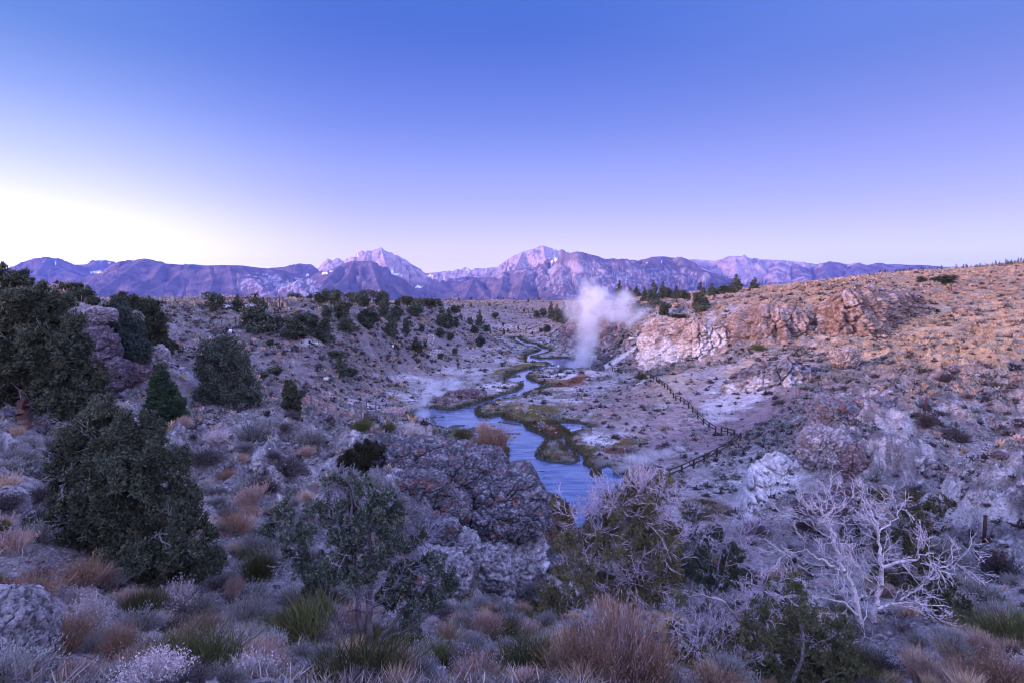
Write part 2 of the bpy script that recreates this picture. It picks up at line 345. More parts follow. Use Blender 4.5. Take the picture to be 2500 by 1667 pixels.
def smooth_height(X, Y):
    z = _r(_feat(X, Y))
    for x, D, r, h in MOUND:
        p = F(x * 1.06293, 900, D); z = z + h * np.exp(-(((X - p[0]) ** 2 + (Y - p[1]) ** 2) / r ** 2))
    return z
def height(X, Y, rd=None):
    X = np.asarray(X, float); Y = np.asarray(Y, float)
    z = smooth_height(X, Y); r = np.hypot(X, Y)
    if rd is None: rd = river_dist(X, Y)
    near = np.exp(-r / 400.)
    rough = sstep(-2, 9, z)
    z = z + near * rough * (1 - .55 * sstep(120, 260, r)) * (0.9 * fbm(xy0(X, Y, 1 / 22.), 3) * sstep(20, 60, r) + .38 * fbm(xy0(X, Y, 1 / 5.), 4))
    z = z + sstep(6, 14, z) * .5 * np.maximum(ridged(xy0(X + 60, Y, 1 / 9.), 4) - .75, 0) * (1 - sstep(90, 200, r)) * near * sstep(12, 30, r)
    rm = rockmask(X, Y, z)
    z = z + rm * (1.5 * np.maximum(ridged(xy0(X, Y + 31, 1 / 6.5), 5, .55) - .55, -.2) + .45 * sstep(-.1, .1, pnoise(xy0(X, Y, 1 / 3.1))) + .25 * sstep(-.05, .1, pnoise(xy0(X + 7, Y, 1 / 1.3))))
    z = z + .10 * fbm(xy0(X, Y, 1 / 1.1), 3) * np.exp(-r / 90.)
    z = z + near * rough * .5 * np.maximum(0, pnoise(xy0(X, Y, 1 / 2.6)) - .25)
    rfac = 1 + r / 150.
    w = sstep(0.3, 7.0 * rfac, rd)
    bank = .30 + .0 * rd + .25 * sstep(0, 5, rd) + .10 * fbm(xy0(X, Y, 1 / 3.), 3)
    z = np.where(rd < 60, w * np.maximum(z, .5) + (1 - w) * bank, np.maximum(z, .5))
    z = np.where(rd < 0.35 * rfac, np.minimum(z, -0.7 + 1.0 * sstep(-.9 * rfac, .35 * rfac, rd)), z)
    return z
def ground_at(x, y, D):
    p = F(x, y, D); return np.array((p[0], p[1], height(p[:1], p[1:2])[0]))

# ---------------------------------------------------------------- ground sheet
# patches of surface colour: x, y, rx, ry (2500-wide frame), colour, strength, angle
SINTER = (.66, .62, .62); OCHRE = (.37, .24, .15); STRAW = (.52, .36, .20); MARSH = (.17, .14, .045); RUST = (.17, .062, .028); DARKG = (.045, .05, .03)
PATCH = [
 (1020,1270,120,130,(.15,.135,.155),.85,0),(1810,985,120,40,SINTER,.95,-.35),(1740,965,60,26,SINTER,.9,-.3),(1900,1030,60,18,SINTER,.4,-.3),(1470,900,95,6,SINTER,1,-.55),(1560,940,30,8,SINTER,.7,-.6),
 (1630,1050,95,12,SINTER,.6,-.55),(1600,1110,110,22,SINTER,.55,-.1),(1480,1075,90,22,SINTER,.8,0),(1540,1050,60,14,SINTER,.5,-.4),(1880,1170,110,40,SINTER,.95,-.35),
 (1380,920,70,13,SINTER,.9,0),(1080,900,260,40,(.24,.20,.20),.8,0),(1160,905,110,10,SINTER,.45,0),(1230,945,70,12,SINTER,.9,0),(1010,925,80,10,SINTER,.55,.1),(1240,880,60,8,SINTER,.4,0),
 (1190,850,60,6,SINTER,.4,0),(1080,865,40,6,SINTER,.5,0),(740,838,60,10,SINTER,.9,0),(430,900,60,14,SINTER,.55,.5),(880,985,110,10,SINTER,.5,.3),(905,1012,90,8,SINTER,.5,.2),
 (560,960,70,18,SINTER,.3,.7),(2320,1010,60,30,SINTER,.45,0),(2200,1040,60,30,SINTER,.5,0),(2360,1240,100,60,SINTER,.6,0),(2400,1130,90,40,SINTER,.4,0),(2190,1010,30,18,SINTER,.7,0),
 (1270,860,30,8,(.2,.2,.22),.6,0),(1340,820,50,14,(.45,.38,.38),.5,-.4),(1290,832,30,5,RUST,.8,0),(1335,846,26,4,MARSH,1,0),(1310,856,40,5,DARKG,.8,0),
 (2150,760,300,90,STRAW,.75,0),(2400,780,250,110,STRAW,.8,0),(2000,700,260,40,OCHRE,.85,-.12),(2350,690,260,50,(.36,.20,.12),.8,0),(2250,860,220,36,STRAW,.6,0),(1900,860,120,30,STRAW,.3,0),
 (1900,720,140,24,OCHRE,.6,-.1),(1570,720,160,22,(.33,.22,.16),.5,0),(1750,740,60,20,OCHRE,.5,0),
 (1620,965,60,34,STRAW,.55,.3),(1700,880,90,26,OCHRE,.5,-.4),(1660,935,70,24,STRAW,.5,0),(1480,1010,50,14,STRAW,.5,0),(1380,990,60,10,STRAW,.3,0),(1810,900,60,16,STRAW,.6,-.3),(1780,1010,50,12,OCHRE,.3,0),
 (1700,1050,290,100,(.285,.20,.20),.97,-.35),(1800,1020,220,80,(.28,.195,.20),.9,-.35),(1500,990,140,50,(.29,.20,.18),.9,-.3),(1600,1030,150,40,(.44,.32,.29),.6,-.4),(1560,985,140,30,(.36,.25,.21),.5,-.4),
 (780,985,110,12,(.42,.22,.15),.75,.35),(800,965,40,6,(.45,.2,.12),.6,.2),(900,1005,50,5,(.42,.22,.12),.6,0),(830,790,220,30,(.30,.22,.19),.4,0),
 (1270,815,70,12,(.42,.26,.20),.8,0),(1220,810,60,8,(.34,.24,.18),.6,0),
 (1275,1003,110,20,MARSH,1,-.05),(1330,1010,60,16,MARSH,.9,0),(1215,1008,55,13,(.22,.19,.09),.9,0),(1300,1030,60,14,MARSH,.9,.1),(1330,1042,50,16,RUST,1,.15),(1345,1056,50,10,RUST,.95,0),(1380,1018,70,9,MARSH,.7,0),
 (1395,932,60,12,RUST,1,-.15),(1340,928,60,8,(.28,.16,.08),.9,0),(1420,918,30,12,RUST,.8,-.3),(1350,952,60,7,MARSH,.8,0),(1300,915,22,8,(.3,.22,.12),.8,0),(1370,950,40,5,SINTER,.6,0),
 (1430,1095,60,14,MARSH,.95,.1),(1530,1080,50,12,(.2,.14,.04),.9,-.1),(1500,1100,60,8,RUST,.7,0),(1440,1120,50,16,(.16,.13,.09),.8,0),(1360,1108,60,24,(.13,.11,.06),.95,0),(1345,1115,40,12,(.24,.17,.1),.5,0),
 (1290,893,60,9,MARSH,.95,-.15),(1230,905,50,8,MARSH,.9,-.2),(1240,917,20,10,DARKG,.6,0),(1250,947,40,6,(.26,.19,.08),.7,0),(1180,975,80,14,(.1,.09,.045),.9,-.15),(1110,990,60,18,(.22,.17,.15),.9,0),(1235,962,50,7,DARKG,.9,-.2),
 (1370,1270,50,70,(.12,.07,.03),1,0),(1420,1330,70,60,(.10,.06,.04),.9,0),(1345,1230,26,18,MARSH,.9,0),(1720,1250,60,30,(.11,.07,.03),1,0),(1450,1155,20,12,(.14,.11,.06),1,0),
 (1100,1062,60,9,(.09,.08,.07),.9,0),(1190,1088,60,8,(.10,.09,.08),.9,0),(900,950,60,12,(.18,.13,.09),.6,0),(1000,1010,50,12,(.35,.25,.22),.7,0),
 (620,1010,140,12,(.40,.36,.36),.5,.1),(520,1060,130,9,(.42,.38,.38),.6,-.3),(60,1180,120,40,(.36,.33,.33),.6,0),(560,1250,60,40,(.36,.33,.34),.5,0),(160,1480,60,20,(.42,.39,.39),.6,0),
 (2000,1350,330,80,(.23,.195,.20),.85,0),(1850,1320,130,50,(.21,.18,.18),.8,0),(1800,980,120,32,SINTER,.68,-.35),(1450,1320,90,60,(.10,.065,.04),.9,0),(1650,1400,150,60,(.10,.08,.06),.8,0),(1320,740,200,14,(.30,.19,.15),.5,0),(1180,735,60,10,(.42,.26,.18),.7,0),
]
def ground_color(X, Y, Z, rd, big=True):
    n = len(X); r = np.hypot(X, Y)
    px, py = project(np.stack([X, Y, Z], -1))
    base = np.empty((n, 3)); base[:] = (.34, .30, .30)
    a = fbm(xy0(X, Y, 1 / 14.), 4); b = fbm(xy0(X + 90, Y, 1 / 4.), 4); c = fbm(xy0(X, Y + 50, 1 / 1.6), 3)
    def mixin(col, w): nonlocal base; w = np.clip(w, 0, 1)[:, None]; base = base * (1 - w) + np.array(col) * w
    mixin((.50, .465, .465), sstep(.05, .7, a) * .7)
    mixin((.24, .205, .20), sstep(.1, .6, -b) * .7)
    mixin((.60, .57, .57), sstep(.3, .8, b) * .65)
    mixin((.13, .11, .11), sstep(.25, .7, c) * .5)
    rm = rockmask(X, Y, Z); e = ridged(xy0(X + 3, Y, 1 / 1.9), 4, .6); e2 = fbm(xy0(X, Y + 8, 1 / .9), 4, .6)
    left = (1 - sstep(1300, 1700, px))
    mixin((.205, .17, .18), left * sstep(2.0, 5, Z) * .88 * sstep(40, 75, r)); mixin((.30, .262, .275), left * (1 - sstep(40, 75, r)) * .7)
    mixin((.30, .27, .28), rm * .6); mixin((.13, .12, .13), rm * sstep(.3, .9, e) * .75); mixin((.56, .53, .54), rm * sstep(.15, .5, e2) * .7)
    mixin((.40, .29, .25), rm * sstep(60, 90, r) * sstep(13, 19, Z) * (px > 1400) * .8)
    pz = ((px - 1380) / 1100. + .25 * a) * sstep(3, 12, Z)
    mixin((.36, .24, .17), sstep(.25, .8, pz) * sstep(60, 120, r) * .65)
    mixin((.36, .23, .15), sstep(450, 900, r) * .8)
    warp = fbm(xy0(X, Y, 1 / 9.), 4); w2 = fbm(xy0(X + 33, Y, 1 / 2.5), 3)
    front = (Y > 3)
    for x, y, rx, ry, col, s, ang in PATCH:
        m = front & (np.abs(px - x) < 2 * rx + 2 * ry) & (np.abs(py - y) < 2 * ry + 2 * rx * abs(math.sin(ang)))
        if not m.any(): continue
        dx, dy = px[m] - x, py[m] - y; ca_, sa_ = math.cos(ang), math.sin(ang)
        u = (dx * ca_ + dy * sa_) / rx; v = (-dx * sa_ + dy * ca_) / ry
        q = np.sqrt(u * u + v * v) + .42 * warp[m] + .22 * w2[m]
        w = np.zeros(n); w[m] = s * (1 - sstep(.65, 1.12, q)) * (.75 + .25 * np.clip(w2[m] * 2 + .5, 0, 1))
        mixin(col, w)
    fac = 1 + r / 150.
    edge = (1 - sstep(.1, 1.9, rd / fac + .8 * warp)) * (rd < 50)
    mixin((.055, .055, .03), edge * .92)
    mixin((.05, .055, .06), (rd < 0.2) * 1.0)
    dark = front & (r > 2500)
    mixin((.12, .11, .13), dark * sstep(.0, .4, fbm(xy0(X, Y, 1 / 900.), 3)) * .8)
    return base

def build_ground():
    azf = np.radians(np.linspace(-50, 50, 900)); azb = np.radians(np.linspace(50, 310, 150))[1:-1]
    az = np.concatenate([azf, azb]); rs = [0.0]
    rr = np.concatenate([np.geomspace(.8, 2.6, 8)[:-1], np.geomspace(2.6, 60, 480)[:-1], np.geomspace(60, 420, 400)[:-1], np.geomspace(420, 2500, 130)[:-1], np.geomspace(2500, 19500, 40)])
    A, R = np.meshgrid(az, rr); X = (np.sin(A) * R).ravel(); Y = (np.cos(A) * R).ravel()
    rd = river_dist(X, Y); Z = height(X, Y, rd)
    far = np.hypot(X, Y); Z = np.where(far > 16000, Z - (far - 16000) * .01, Z)
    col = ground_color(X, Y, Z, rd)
    nc, nr = len(az), len(rr)
    i = np.arange(nc); j = np.arange(nr - 1)
    I, J = np.meshgrid(i, j); I2 = (I + 1) % nc
    f = np.stack([J * nc + I, J * nc + I2, (J + 1) * nc + I2, (J + 1) * nc + I], -1).reshape(-1, 4)[:, ::-1]
    z0 = float(height(np.array([0.]), np.array([0.01]))[0])
    v = np.concatenate([np.stack([X, Y, Z], -1), [[0, 0, Z[:nc].mean()]]]); c0 = len(v) - 1
    col = np.concatenate([col, col[:1]])
    cap = np.stack([np.full(nc, c0), (i + 1) % nc, i], -1)
    me = mesh_np('ground', v, [f, cap], col, smooth=True)
    return tag(obj('ground', me, M_ground), kind='structure')
build_ground()

def build_water():
    m, nt, b = new_mat('creek_water'); N, L = nt.nodes, nt.links
    b.inputs['Base Color'].default_value = (.095, .155, .36, 1); b.inputs['Roughness'].default_value = .16; b.inputs['IOR'].default_value = 1.55
    b.inputs['Specular IOR Level'].default_value = .8
    g = N.new('ShaderNodeNewGeometry'); mp = N.new('ShaderNodeMapping'); L.new(g.outputs['Position'], mp.inputs[0]); mp.inputs['Scale'].default_value = (.35, .9, 1); mp.inputs['Rotation'].default_value = (0, 0, .5)
    nz = N.new('ShaderNodeTexNoise'); L.new(mp.outputs[0], nz.inputs[0]); nz.inputs['Scale'].default_value = 1.4; nz.inputs['Detail'].default_value = 4; nz.inputs['Distortion'].default_value = 1.2
    bm = N.new('ShaderNodeBump'); bm.inputs['Strength'].default_value = .18; bm.inputs['Distance'].default_value = .08
    L.new(nz.outputs[0], bm.inputs['Height']); L.new(bm.outputs[0], b.inputs['Normal'])
    mr = N.new('ShaderNodeMapRange'); L.new(nz.outputs[0], mr.inputs[0]); mr.inputs[1].default_value = .35; mr.inputs[2].default_value = .65; mr.inputs[3].default_value = .05; mr.inputs[4].default_value = .24
    L.new(mr.outputs[0], b.inputs['Roughness'])
    mp2 = N.new('ShaderNodeMapping'); L.new(g.outputs['Position'], mp2.inputs[0]); mp2.inputs['Scale'].default_value = (.10, .45, 1); mp2.inputs['Rotation'].default_value = (0, 0, .6)
    n2 = N.new('ShaderNodeTexNoise'); L.new(mp2.outputs[0], n2.inputs[0]); n2.inputs['Scale'].default_value = 1.0; n2.inputs['Detail'].default_value = 6; n2.inputs['Distortion'].default_value = 2.0
    cr = N.new('ShaderNodeValToRGB'); L.new(n2.outputs[0], cr.inputs[0]); e = cr.color_ramp.elements; e[0].position = .38; e[0].color = (.05, .085, .19, 1); e[1].position = .62; e[1].color = (.16, .195, .31, 1); L.new(cr.outputs[0], b.inputs['Base Color'])
    # a sheet following the creek, wider than its bed; the banks rise through it
    g_ = Geo(); X, Y = np.meshgrid(np.linspace(-60, 110, 60), np.linspace(26, 420, 120))
    v = np.stack([X.ravel(), Y.ravel(), np.zeros(X.size)], -1); nx = 60
    i, j = np.meshgrid(np.arange(nx - 1), np.arange(119)); f = np.stack([j * nx + i, j * nx + i + 1, (j + 1) * nx + i + 1, (j + 1) * nx + i], -1).reshape(-1, 4)
    c = v[f].mean(1); k = river_dist(c[:, 0], c[:, 1]) < 7; f = f[k]
    g_.add(v, f, (0, 0, 0))
    o = obj('water', g_.mesh('water', True), m); tag(o, kind='structure')
build_water()

# ---------------------------------------------------------------- mountains
def build_mountains():
    S = .62
    ridges = [ # (polyline of x, y in the 2500-wide frame, distance km, slope, rockiness)
     ([(-90,690),(-60,664),(35,656),(60,645),(90,634),(108,627),(117,627),(135,632),(160,640),(178,646)], 13.0, .55, .4),
     ([(117,627),(150,655),(190,672),(240,690)], 12.3, .5, .4), ([(117,628),(90,670),(60,720)], 12.0, .55, .4),
     ([(178,646),(210,645),(235,638),(250,634),(256,634),(270,640),(284,647),(320,660)], 14.5, .6, .5),
     ([(120,735),(190,700),(240,672),(283,649),(305,643),(322,638),(335,633),(352,631),(370,634),(400,643),(440,646),(470,645),(500,648),(540,647),(590,648),(620,652),(660,656),(690,660)], 9.8, .5, .35),
     ([(352,631),(300,668),(240,712)], 9.0, .5, .3), ([(400,643),(370,680),(300,720)], 8.9, .5, .3), ([(470,645),(410,690),(330,730)], 8.8, .5, .3), ([(510,648),(520,690),(500,735)], 8.8, .5, .3),
     ([(590,648),(625,690),(690,735)], 8.8, .5, .3), ([(560,648),(570,700),(590,740)], 8.7, .5, .3), ([(440,646),(450,700),(440,740)], 8.8, .5, .3), ([(660,657),(700,690),(760,728)], 9.2, .5, .3),
     ([(690,735),(735,685),(790,727)], 8.4, .6, .8),
     ([(640,660),(660,654),(690,652),(712,648),(730,643),(745,645),(758,645),(775,656),(800,668)], 11.6, .6, .5),
     ([(772,660),(785,645),(800,631),(806,633),(812,637),(820,631),(828,630),(834,636),(842,638),(852,634),(860,633)], 12.6, .9, 1.0),
     ([(860,640),(864,630),(870,620),(878,614),(885,611),(890,615),(897,611),(908,612),(920,608),(926,605),(930,603),(935,607),(942,614),(950,617),(958,621),(970,622),(982,630),(990,633),(1000,641),(1012,649),(1022,657),(1032,662),(1042,671),(1052,684),(1064,705),(1078,735)], 11.3, .85, 1.0),
     ([(930,603),(940,640),(955,680)], 10.9, .8, 1), ([(1000,641),(1010,680),(1030,720)], 10.7, .8, .8), ([(970,622),(975,650),(960,670)], 10.9, .9, 1),
     ([(700,728),(760,700),(800,672),(830,648),(850,640),(865,636),(880,638),(895,637),(905,636),(915,643),(935,658),(960,672),(985,690),(1005,705),(1040,735)], 9.6, .85, .5),
     ([(905,636),(915,670),(925,700),(945,735)], 9.1, .8, .5), ([(865,636),(850,670),(820,700),(800,735)], 9.1, .8, .5), ([(830,648),(790,690),(760,735)], 9.0, .6, .4),
     ([(1035,668),(1075,664),(1095,661),(1110,664),(1118,657),(1128,661),(1135,652),(1142,655),(1150,661),(1160,655),(1180,656),(1210,652)], 15.5, .8, .9),
     ([(1090,690),(1110,680),(1140,674),(1170,678)], 13.6, .5, .5),
     ([(1150,700),(1180,680),(1205,660),(1222,645),(1240,633),(1250,626),(1262,621),(1275,615),(1290,611),(1305,606),(1318,601),(1326,599),(1340,604),(1355,608),(1372,616),(1390,625),(1410,640)], 12.2, .75, 1.0),
     ([(1326,599),(1330,625),(1340,650)], 11.7, .7, 1), ([(1275,615),(1265,640),(1250,665)], 11.7, .8, 1), ([(1240,633),(1235,655),(1225,675)], 11.8, .8, 1),
     ([(1075,735),(1110,710),(1140,685),(1158,677),(1180,677),(1205,676),(1230,664),(1260,657),(1290,653),(1320,650),(1350,640),(1368,628),(1382,622),(1398,615),(1408,613),(1420,615),(1440,620),(1460,625),(1475,631),(1487,631),(1500,630),(1512,633),(1528,642)], 9.7, .6, .6),
     ([(1158,677),(1175,705),(1200,735)], 9.2, .62, .4), ([(1158,677),(1145,705),(1130,735)], 9.2, .6, .4),
     ([(1285,653),(1275,690),(1262,735)], 9.0, .62, .6), ([(1320,650),(1345,690),(1350,735)], 9.0, .62, .6), ([(1408,613),(1425,665),(1440,700),(1435,740)], 8.9, .62, .7), ([(1370,627),(1370,670),(1380,710)], 9.1, .62, .7),
     ([(1440,620),(1490,680),(1530,735)], 9.0, .62, .6), ([(1487,631),(1530,680),(1600,735)], 9.2, .6, .6), ([(1230,664),(1225,700),(1210,735)], 9.1, .62, .6),
     ([(1520,642),(1538,635),(1545,634),(1560,637),(1580,631),(1592,627),(1610,626),(1625,626),(1636,634),(1650,636),(1672,642),(1700,652),(1730,663),(1760,673),(1800,690),(1850,712)], 10.4, .55, .5),
     ([(1545,634),(1580,670),(1620,705),(1650,735)], 9.6, .58, .5), ([(1610,626),(1650,665),(1700,705),(1730,735)], 9.8, .58, .5), ([(1580,640),(1600,690),(1610,735)], 9.4, .58, .5), ([(1672,642),(1720,690),(1770,735)], 9.9, .55, .5),
     ([(1640,640),(1662,637),(1675,634),(1690,633),(1705,634),(1720,635),(1745,637),(1762,638),(1768,630),(1775,627),(1783,626),(1788,629),(1793,625),(1805,625),(1818,626),(1830,630),(1845,633),(1880,634),(1905,636),(1918,636),(1935,638),(1955,640),(1975,642),(1992,645),(2005,643),(2025,638),(2040,640),(2052,643),(2072,645),(2085,643),(2095,641),(2108,645),(2120,648)], 15.0, .75, .9),
     ([(1795,625),(1800,660),(1790,690)], 14.2, .75, .9), ([(1905,636),(1895,665),(1900,690)], 14.2, .75, .8), ([(1690,633),(1720,660),(1760,690)], 14.2, .7, .8), ([(2025,638),(2010,670),(2000,700)], 13.8, .6, .5), ([(2095,641),(2070,675),(2060,700)], 13.6, .6, .5), ([(1945,645),(1960,670),(1975,690)], 14.0, .7, .6),
     ([(2115,648),(2130,645),(2142,642),(2152,642),(2165,646),(2190,645),(2215,647),(2240,647),(2265,648),(2300,651),(2330,660),(2370,675)], 14.0, .55, .4),
     ([(2250,655),(2300,652),(2330,651),(2350,653),(2366,658),(2400,668)], 18.0, .6, .9),
     ([(1700,722),(1800,703),(1900,700),(2000,712),(2100,716)], 9.2, .25, .2),
     ([(2380,700),(2600,690),(2900,680)], 14.0, .5, .4), ([(-600,700),(-400,670),(-250,655),(-120,672)], 13.5, .5, .4),
    ]
    az = np.linspace(-.78, .78, 1500); r = np.linspace(6000, 18800, 300)
    A, R = np.meshgrid(az, r); Y = (R).ravel(); X = np.tan(A).ravel() * Y; n = len(X)
    # wobble the plan so that ridgelines are not straight
    wx = X + 260 * fbm(xy0(X, Y, 1 / 1500.), 3); wy = Y + 260 * fbm(xy0(X + 9e3, Y, 1 / 1500.), 3)
    best = np.full(n, -1e9); rock = np.zeros(n); dr = np.zeros(n); al = np.zeros(n)
    for pl, km, s, rk in ridges:
        D = km * 1000.; m_ = len(pl)
        spur = m_ <= 4 and abs(pl[-1][1] - pl[0][1]) > 25
        P = []
        for k, (x, y) in enumerate(pl):
            d = D
            if spur: d = D + 500 - 1500. * k / (m_ - 1)
            P.append(F(x, y, d))
        cum = (pl[0][0] * 7.3 + pl[0][1] * 31.7) * 3 + len(pl) * 377.
        for a, b in zip(P[:-1], P[1:]):
            e = b[:2] - a[:2]; l2 = max(e @ e, 1.)
            t = np.clip(((wx - a[0]) * e[0] + (wy - a[1]) * e[1]) / l2, 0, 1)
            # crest lines keep the photograph's skyline: no wobble right at the crest
            t0 = np.clip(((X - a[0]) * e[0] + (Y - a[1]) * e[1]) / l2, 0, 1)
            d = np.hypot(wx - a[0] - t * e[0], wy - a[1] - t * e[1]); d0 = np.hypot(X - a[0] - t0 * e[0], Y - a[1] - t0 * e[1])
            k = sstep(100, 700, d0); dd = d0 * (1 - k) + d * k
            h = a[2] + (b[2] - a[2]) * (t0 * (1 - k) + t * k) - s * dd - 50 * sstep(0, 60, dd) * (rk > .9)
            m = h > best; best[m] = h[m]; rock[m] = rk; dr[m] = dd[m]; al[m] = (cum + t * math.sqrt(l2))[m]; cum += math.sqrt(l2)
    q = np.stack([al / 420. + .35 * pnoise(np.stack([wx / 500., wy / 500., wx * 0], -1)), dr / 1500., np.full(n, .3)], -1)
    gully = ridged(q, 4, .55) * .8 + .2 * ridged(np.stack([wx / 500., wy / 500., wx * 0 + 5], -1), 4)
    amp = sstep(20, 260, dr) * (55 + 140 * rock)
    z = best + amp * (gully - .75) + sstep(0, 60, dr) * 22 * fbm(np.stack([X / 140., Y / 140., X * 0], -1), 3) * (.4 + rock)
    z = z + rock * rock * 14 * ridged(np.stack([X / 90., Y / 400., X * 0], -1), 2) * sstep(15, 60, dr)
    plainz = 10 + 30 * np.clip((Y - 6000) / 3000, 0, 1)
    z = np.where(z < plainz + 60, plainz + 60 * np.exp(np.clip((z - plainz - 60) / 60, -50, 0)), z)
    z = z - 20 * (1 - sstep(6000, 6500, Y))
    px, py = project(np.stack([X, Y, z], -1))
    # colour of the ground itself: brown sage slopes, pale granite, dark conifers, snow
    nz = fbm(np.stack([X / 260., Y / 260., z / 200.], -1), 4); nf = fbm(np.stack([X / 60., Y / 90., z / 60.], -1), 3)
    col = np.empty((n, 3)); col[:] = (.125, .095, .125)
    def mi(c, w): nonlocal col; w = np.clip(w, 0, 1)[:, None]; col = col * (1 - w) + np.array(c) * w
    mi((.07, .06, .085), sstep(-.1, .5, nz) * .8)
    mi((.26, .18, .16), sstep(.2, .7, -nz) * .5)
    mi((.43, .34, .34), sstep(.55, .95, rock + .35 * nz) * sstep(120, 500, z - plainz) * .9)
    mi((.22, .15, .17), sstep(.55, .95, rock) * sstep(0, .5, nf) * .55)
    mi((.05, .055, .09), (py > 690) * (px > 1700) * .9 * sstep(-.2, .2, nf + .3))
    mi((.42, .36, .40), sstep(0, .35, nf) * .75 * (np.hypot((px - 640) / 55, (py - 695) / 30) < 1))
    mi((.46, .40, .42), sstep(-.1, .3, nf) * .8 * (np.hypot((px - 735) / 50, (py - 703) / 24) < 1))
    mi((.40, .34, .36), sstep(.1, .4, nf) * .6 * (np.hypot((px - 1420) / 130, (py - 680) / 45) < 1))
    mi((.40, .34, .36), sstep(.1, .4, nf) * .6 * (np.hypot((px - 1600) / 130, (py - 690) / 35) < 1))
    for x, y, rx, ry in [(232,665,18,4),(137,643,5,3),(250,637,5,2),(265,642,7,2),(752,672,5,3),(792,667,8,4),(806,662,6,3),(958,664,5,7),(966,670,9,3),(980,674,2.5,3),(1048,674,5,4),(1056,676,5,2.5),(1140,660,3,6),(1145,664,5,3),(1356,633,6,6),(1347,637,5,3),(1580,641,5,2.5),(1602,640,6,2),(1616,641,4,3),(1352,610,3,3),(1022,700,9,5),(1749,660,5,3),(871,625,5,3)]:
        mi((.85, .84, .88), 1.0 * (np.hypot((px - x) / (rx * .85), (py - y) / (ry * .75)) + .6 * nf < .9) * (Y > 9000))
    nc, nr = len(az), len(r)
    i, j = np.meshgrid(np.arange(nc - 1), np.arange(nr - 1)); f = np.stack([j * nc + i, j * nc + i + 1, (j + 1) * nc + i + 1, (j + 1) * nc + i], -1).reshape(-1, 4)
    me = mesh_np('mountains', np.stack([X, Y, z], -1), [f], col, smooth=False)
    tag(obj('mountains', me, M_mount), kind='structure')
build_mountains()

# ---------------------------------------------------------------- finding the ground under a pixel
_T = np.geomspace(3.0, 1500, 1500)
def hit(x, y, dmin=3.0):              # first meeting of the sight line with the terrain
    p0 = F(x, y, 1.0) - np.array((0, 0, CAMZ))
    T = _T[_T >= dmin]; X = p0[0] * T; Y = p0[1] * T; Z = CAMZ + p0[2] * T
    H = height(X, Y); k = np.argmax(H >= Z)
    if H[k] < Z[k]: k = len(T) - 1
    if k > 0:
        a, b = T[k - 1], T[k]; da, db = Z[k - 1] - H[k - 1], H[k] - Z[k]; t = a + (b - a) * da / max(da + db, 1e-9)
    else: t = T[k]
    X, Y = p0[0] * t, p0[1] * t
    return np.array((X, Y, height(np.array([X]), np.array([Y]))[0]))
def mpp(D): return D / FPX            # metres per photograph pixel at distance D

# ---------------------------------------------------------------- rocks
def worley(P, seed=0):
    P = np.asarray(P, float); i0 = np.floor(P).astype(np.int64); f1 = np.full(len(P), 9.); f2 = np.full(len(P), 9.); cid = np.zeros(len(P))
    for dx in (-1, 0, 1):
        for dy in (-1, 0, 1):
            for dz in (-1, 0, 1):
                c = i0 + (dx, dy, dz); h = _perm[(_perm[(_perm[(c[:, 0] + seed) & 4095] + c[:, 1]) & 4095] + c[:, 2]) & 4095]
                q = c + .5 + .45 * _g3[h]; d = np.sqrt(((P - q) ** 2).sum(1)); m = d < f1; f2 = np.where(m, f1, np.minimum(f2, d)); cid = np.where(m, (h * 37 % 1009) / 1009., cid); f1 = np.where(m, d, f1)
    return f1, f2, cid
_cs = {}
def cubesphere(n):
    if n in _cs: return _cs[n]
    t = np.linspace(-1, 1, n); A, B = np.meshgrid(np.tan(t * math.pi / 4), np.tan(t * math.pi / 4)); A, B = A.ravel(), B.ravel(); o = np.ones_like(A)
    vs, fs = [], []; i, j = np.meshgrid(np.arange(n - 1), np.arange(n - 1)); q = np.stack([j * n + i, j * n + i + 1, (j + 1) * n + i + 1, (j + 1) * n + i], -1).reshape(-1, 4)
    for k, v in enumerate([(o, A, B), (-o, B, A), (B, o, A), (A, -o, B), (A, B, o), (B, A, -o)]):
        vs.append(np.stack(v, -1)); fs.append(q + k * n * n)
    v = np.concatenate(vs); v /= np.linalg.norm(v, axis=1)[:, None]
    _cs[n] = (v, np.concatenate(fs)); return _cs[n]
def rot(v, rz=0, rx=0, ry=0): return v @ np.array(Matrix.Rotation(rz, 3, 'Z') @ Matrix.Rotation(ry, 3, 'Y') @ Matrix.Rotation(rx, 3, 'X')).T
DARKR = dict(base=(.115, .11, .13), hi=(.30, .29, .33), lo=(.045, .042, .05), red=(.26, .075, .04), redw=.55)
PALER = dict(base=(.34, .31, .32), hi=(.58, .55, .56), lo=(.13, .12, .13), red=(.20, .10, .07), redw=.25)
BROWNR = dict(base=(.265, .20, .18), hi=(.44, .36, .33), lo=(.13, .085, .07), red=(.27, .15, .09), redw=.35)
MAUVER = dict(base=(.22, .165, .17), hi=(.38, .31, .33), lo=(.09, .07, .08), red=(.28, .10, .05), redw=.3)
def rockcol(P, pal, s=1.0, seed=0):
    n = len(P); c = np.empty((n, 3)); c[:] = pal['base']
    a = fbm(P / (1.1 * s) + seed, 5, .6); b = fbm(P / (.28 * s) + seed + 40, 4, .65); r = fbm(P / (.9 * s) + seed + 90, 4, .6)
    def mi(col, w): nonlocal c; w = np.clip(w, 0, 1)[:, None]; c = c * (1 - w) + np.array(col) * w
    mi(pal['hi'], sstep(.05, .55, a) * .8); mi(pal['lo'], sstep(.1, .55, -b) * .75); mi(pal['hi'], sstep(.3, .7, b) * .6)
    mi(pal['red'], sstep(.38, .6, r) * pal['redw'])
    return c
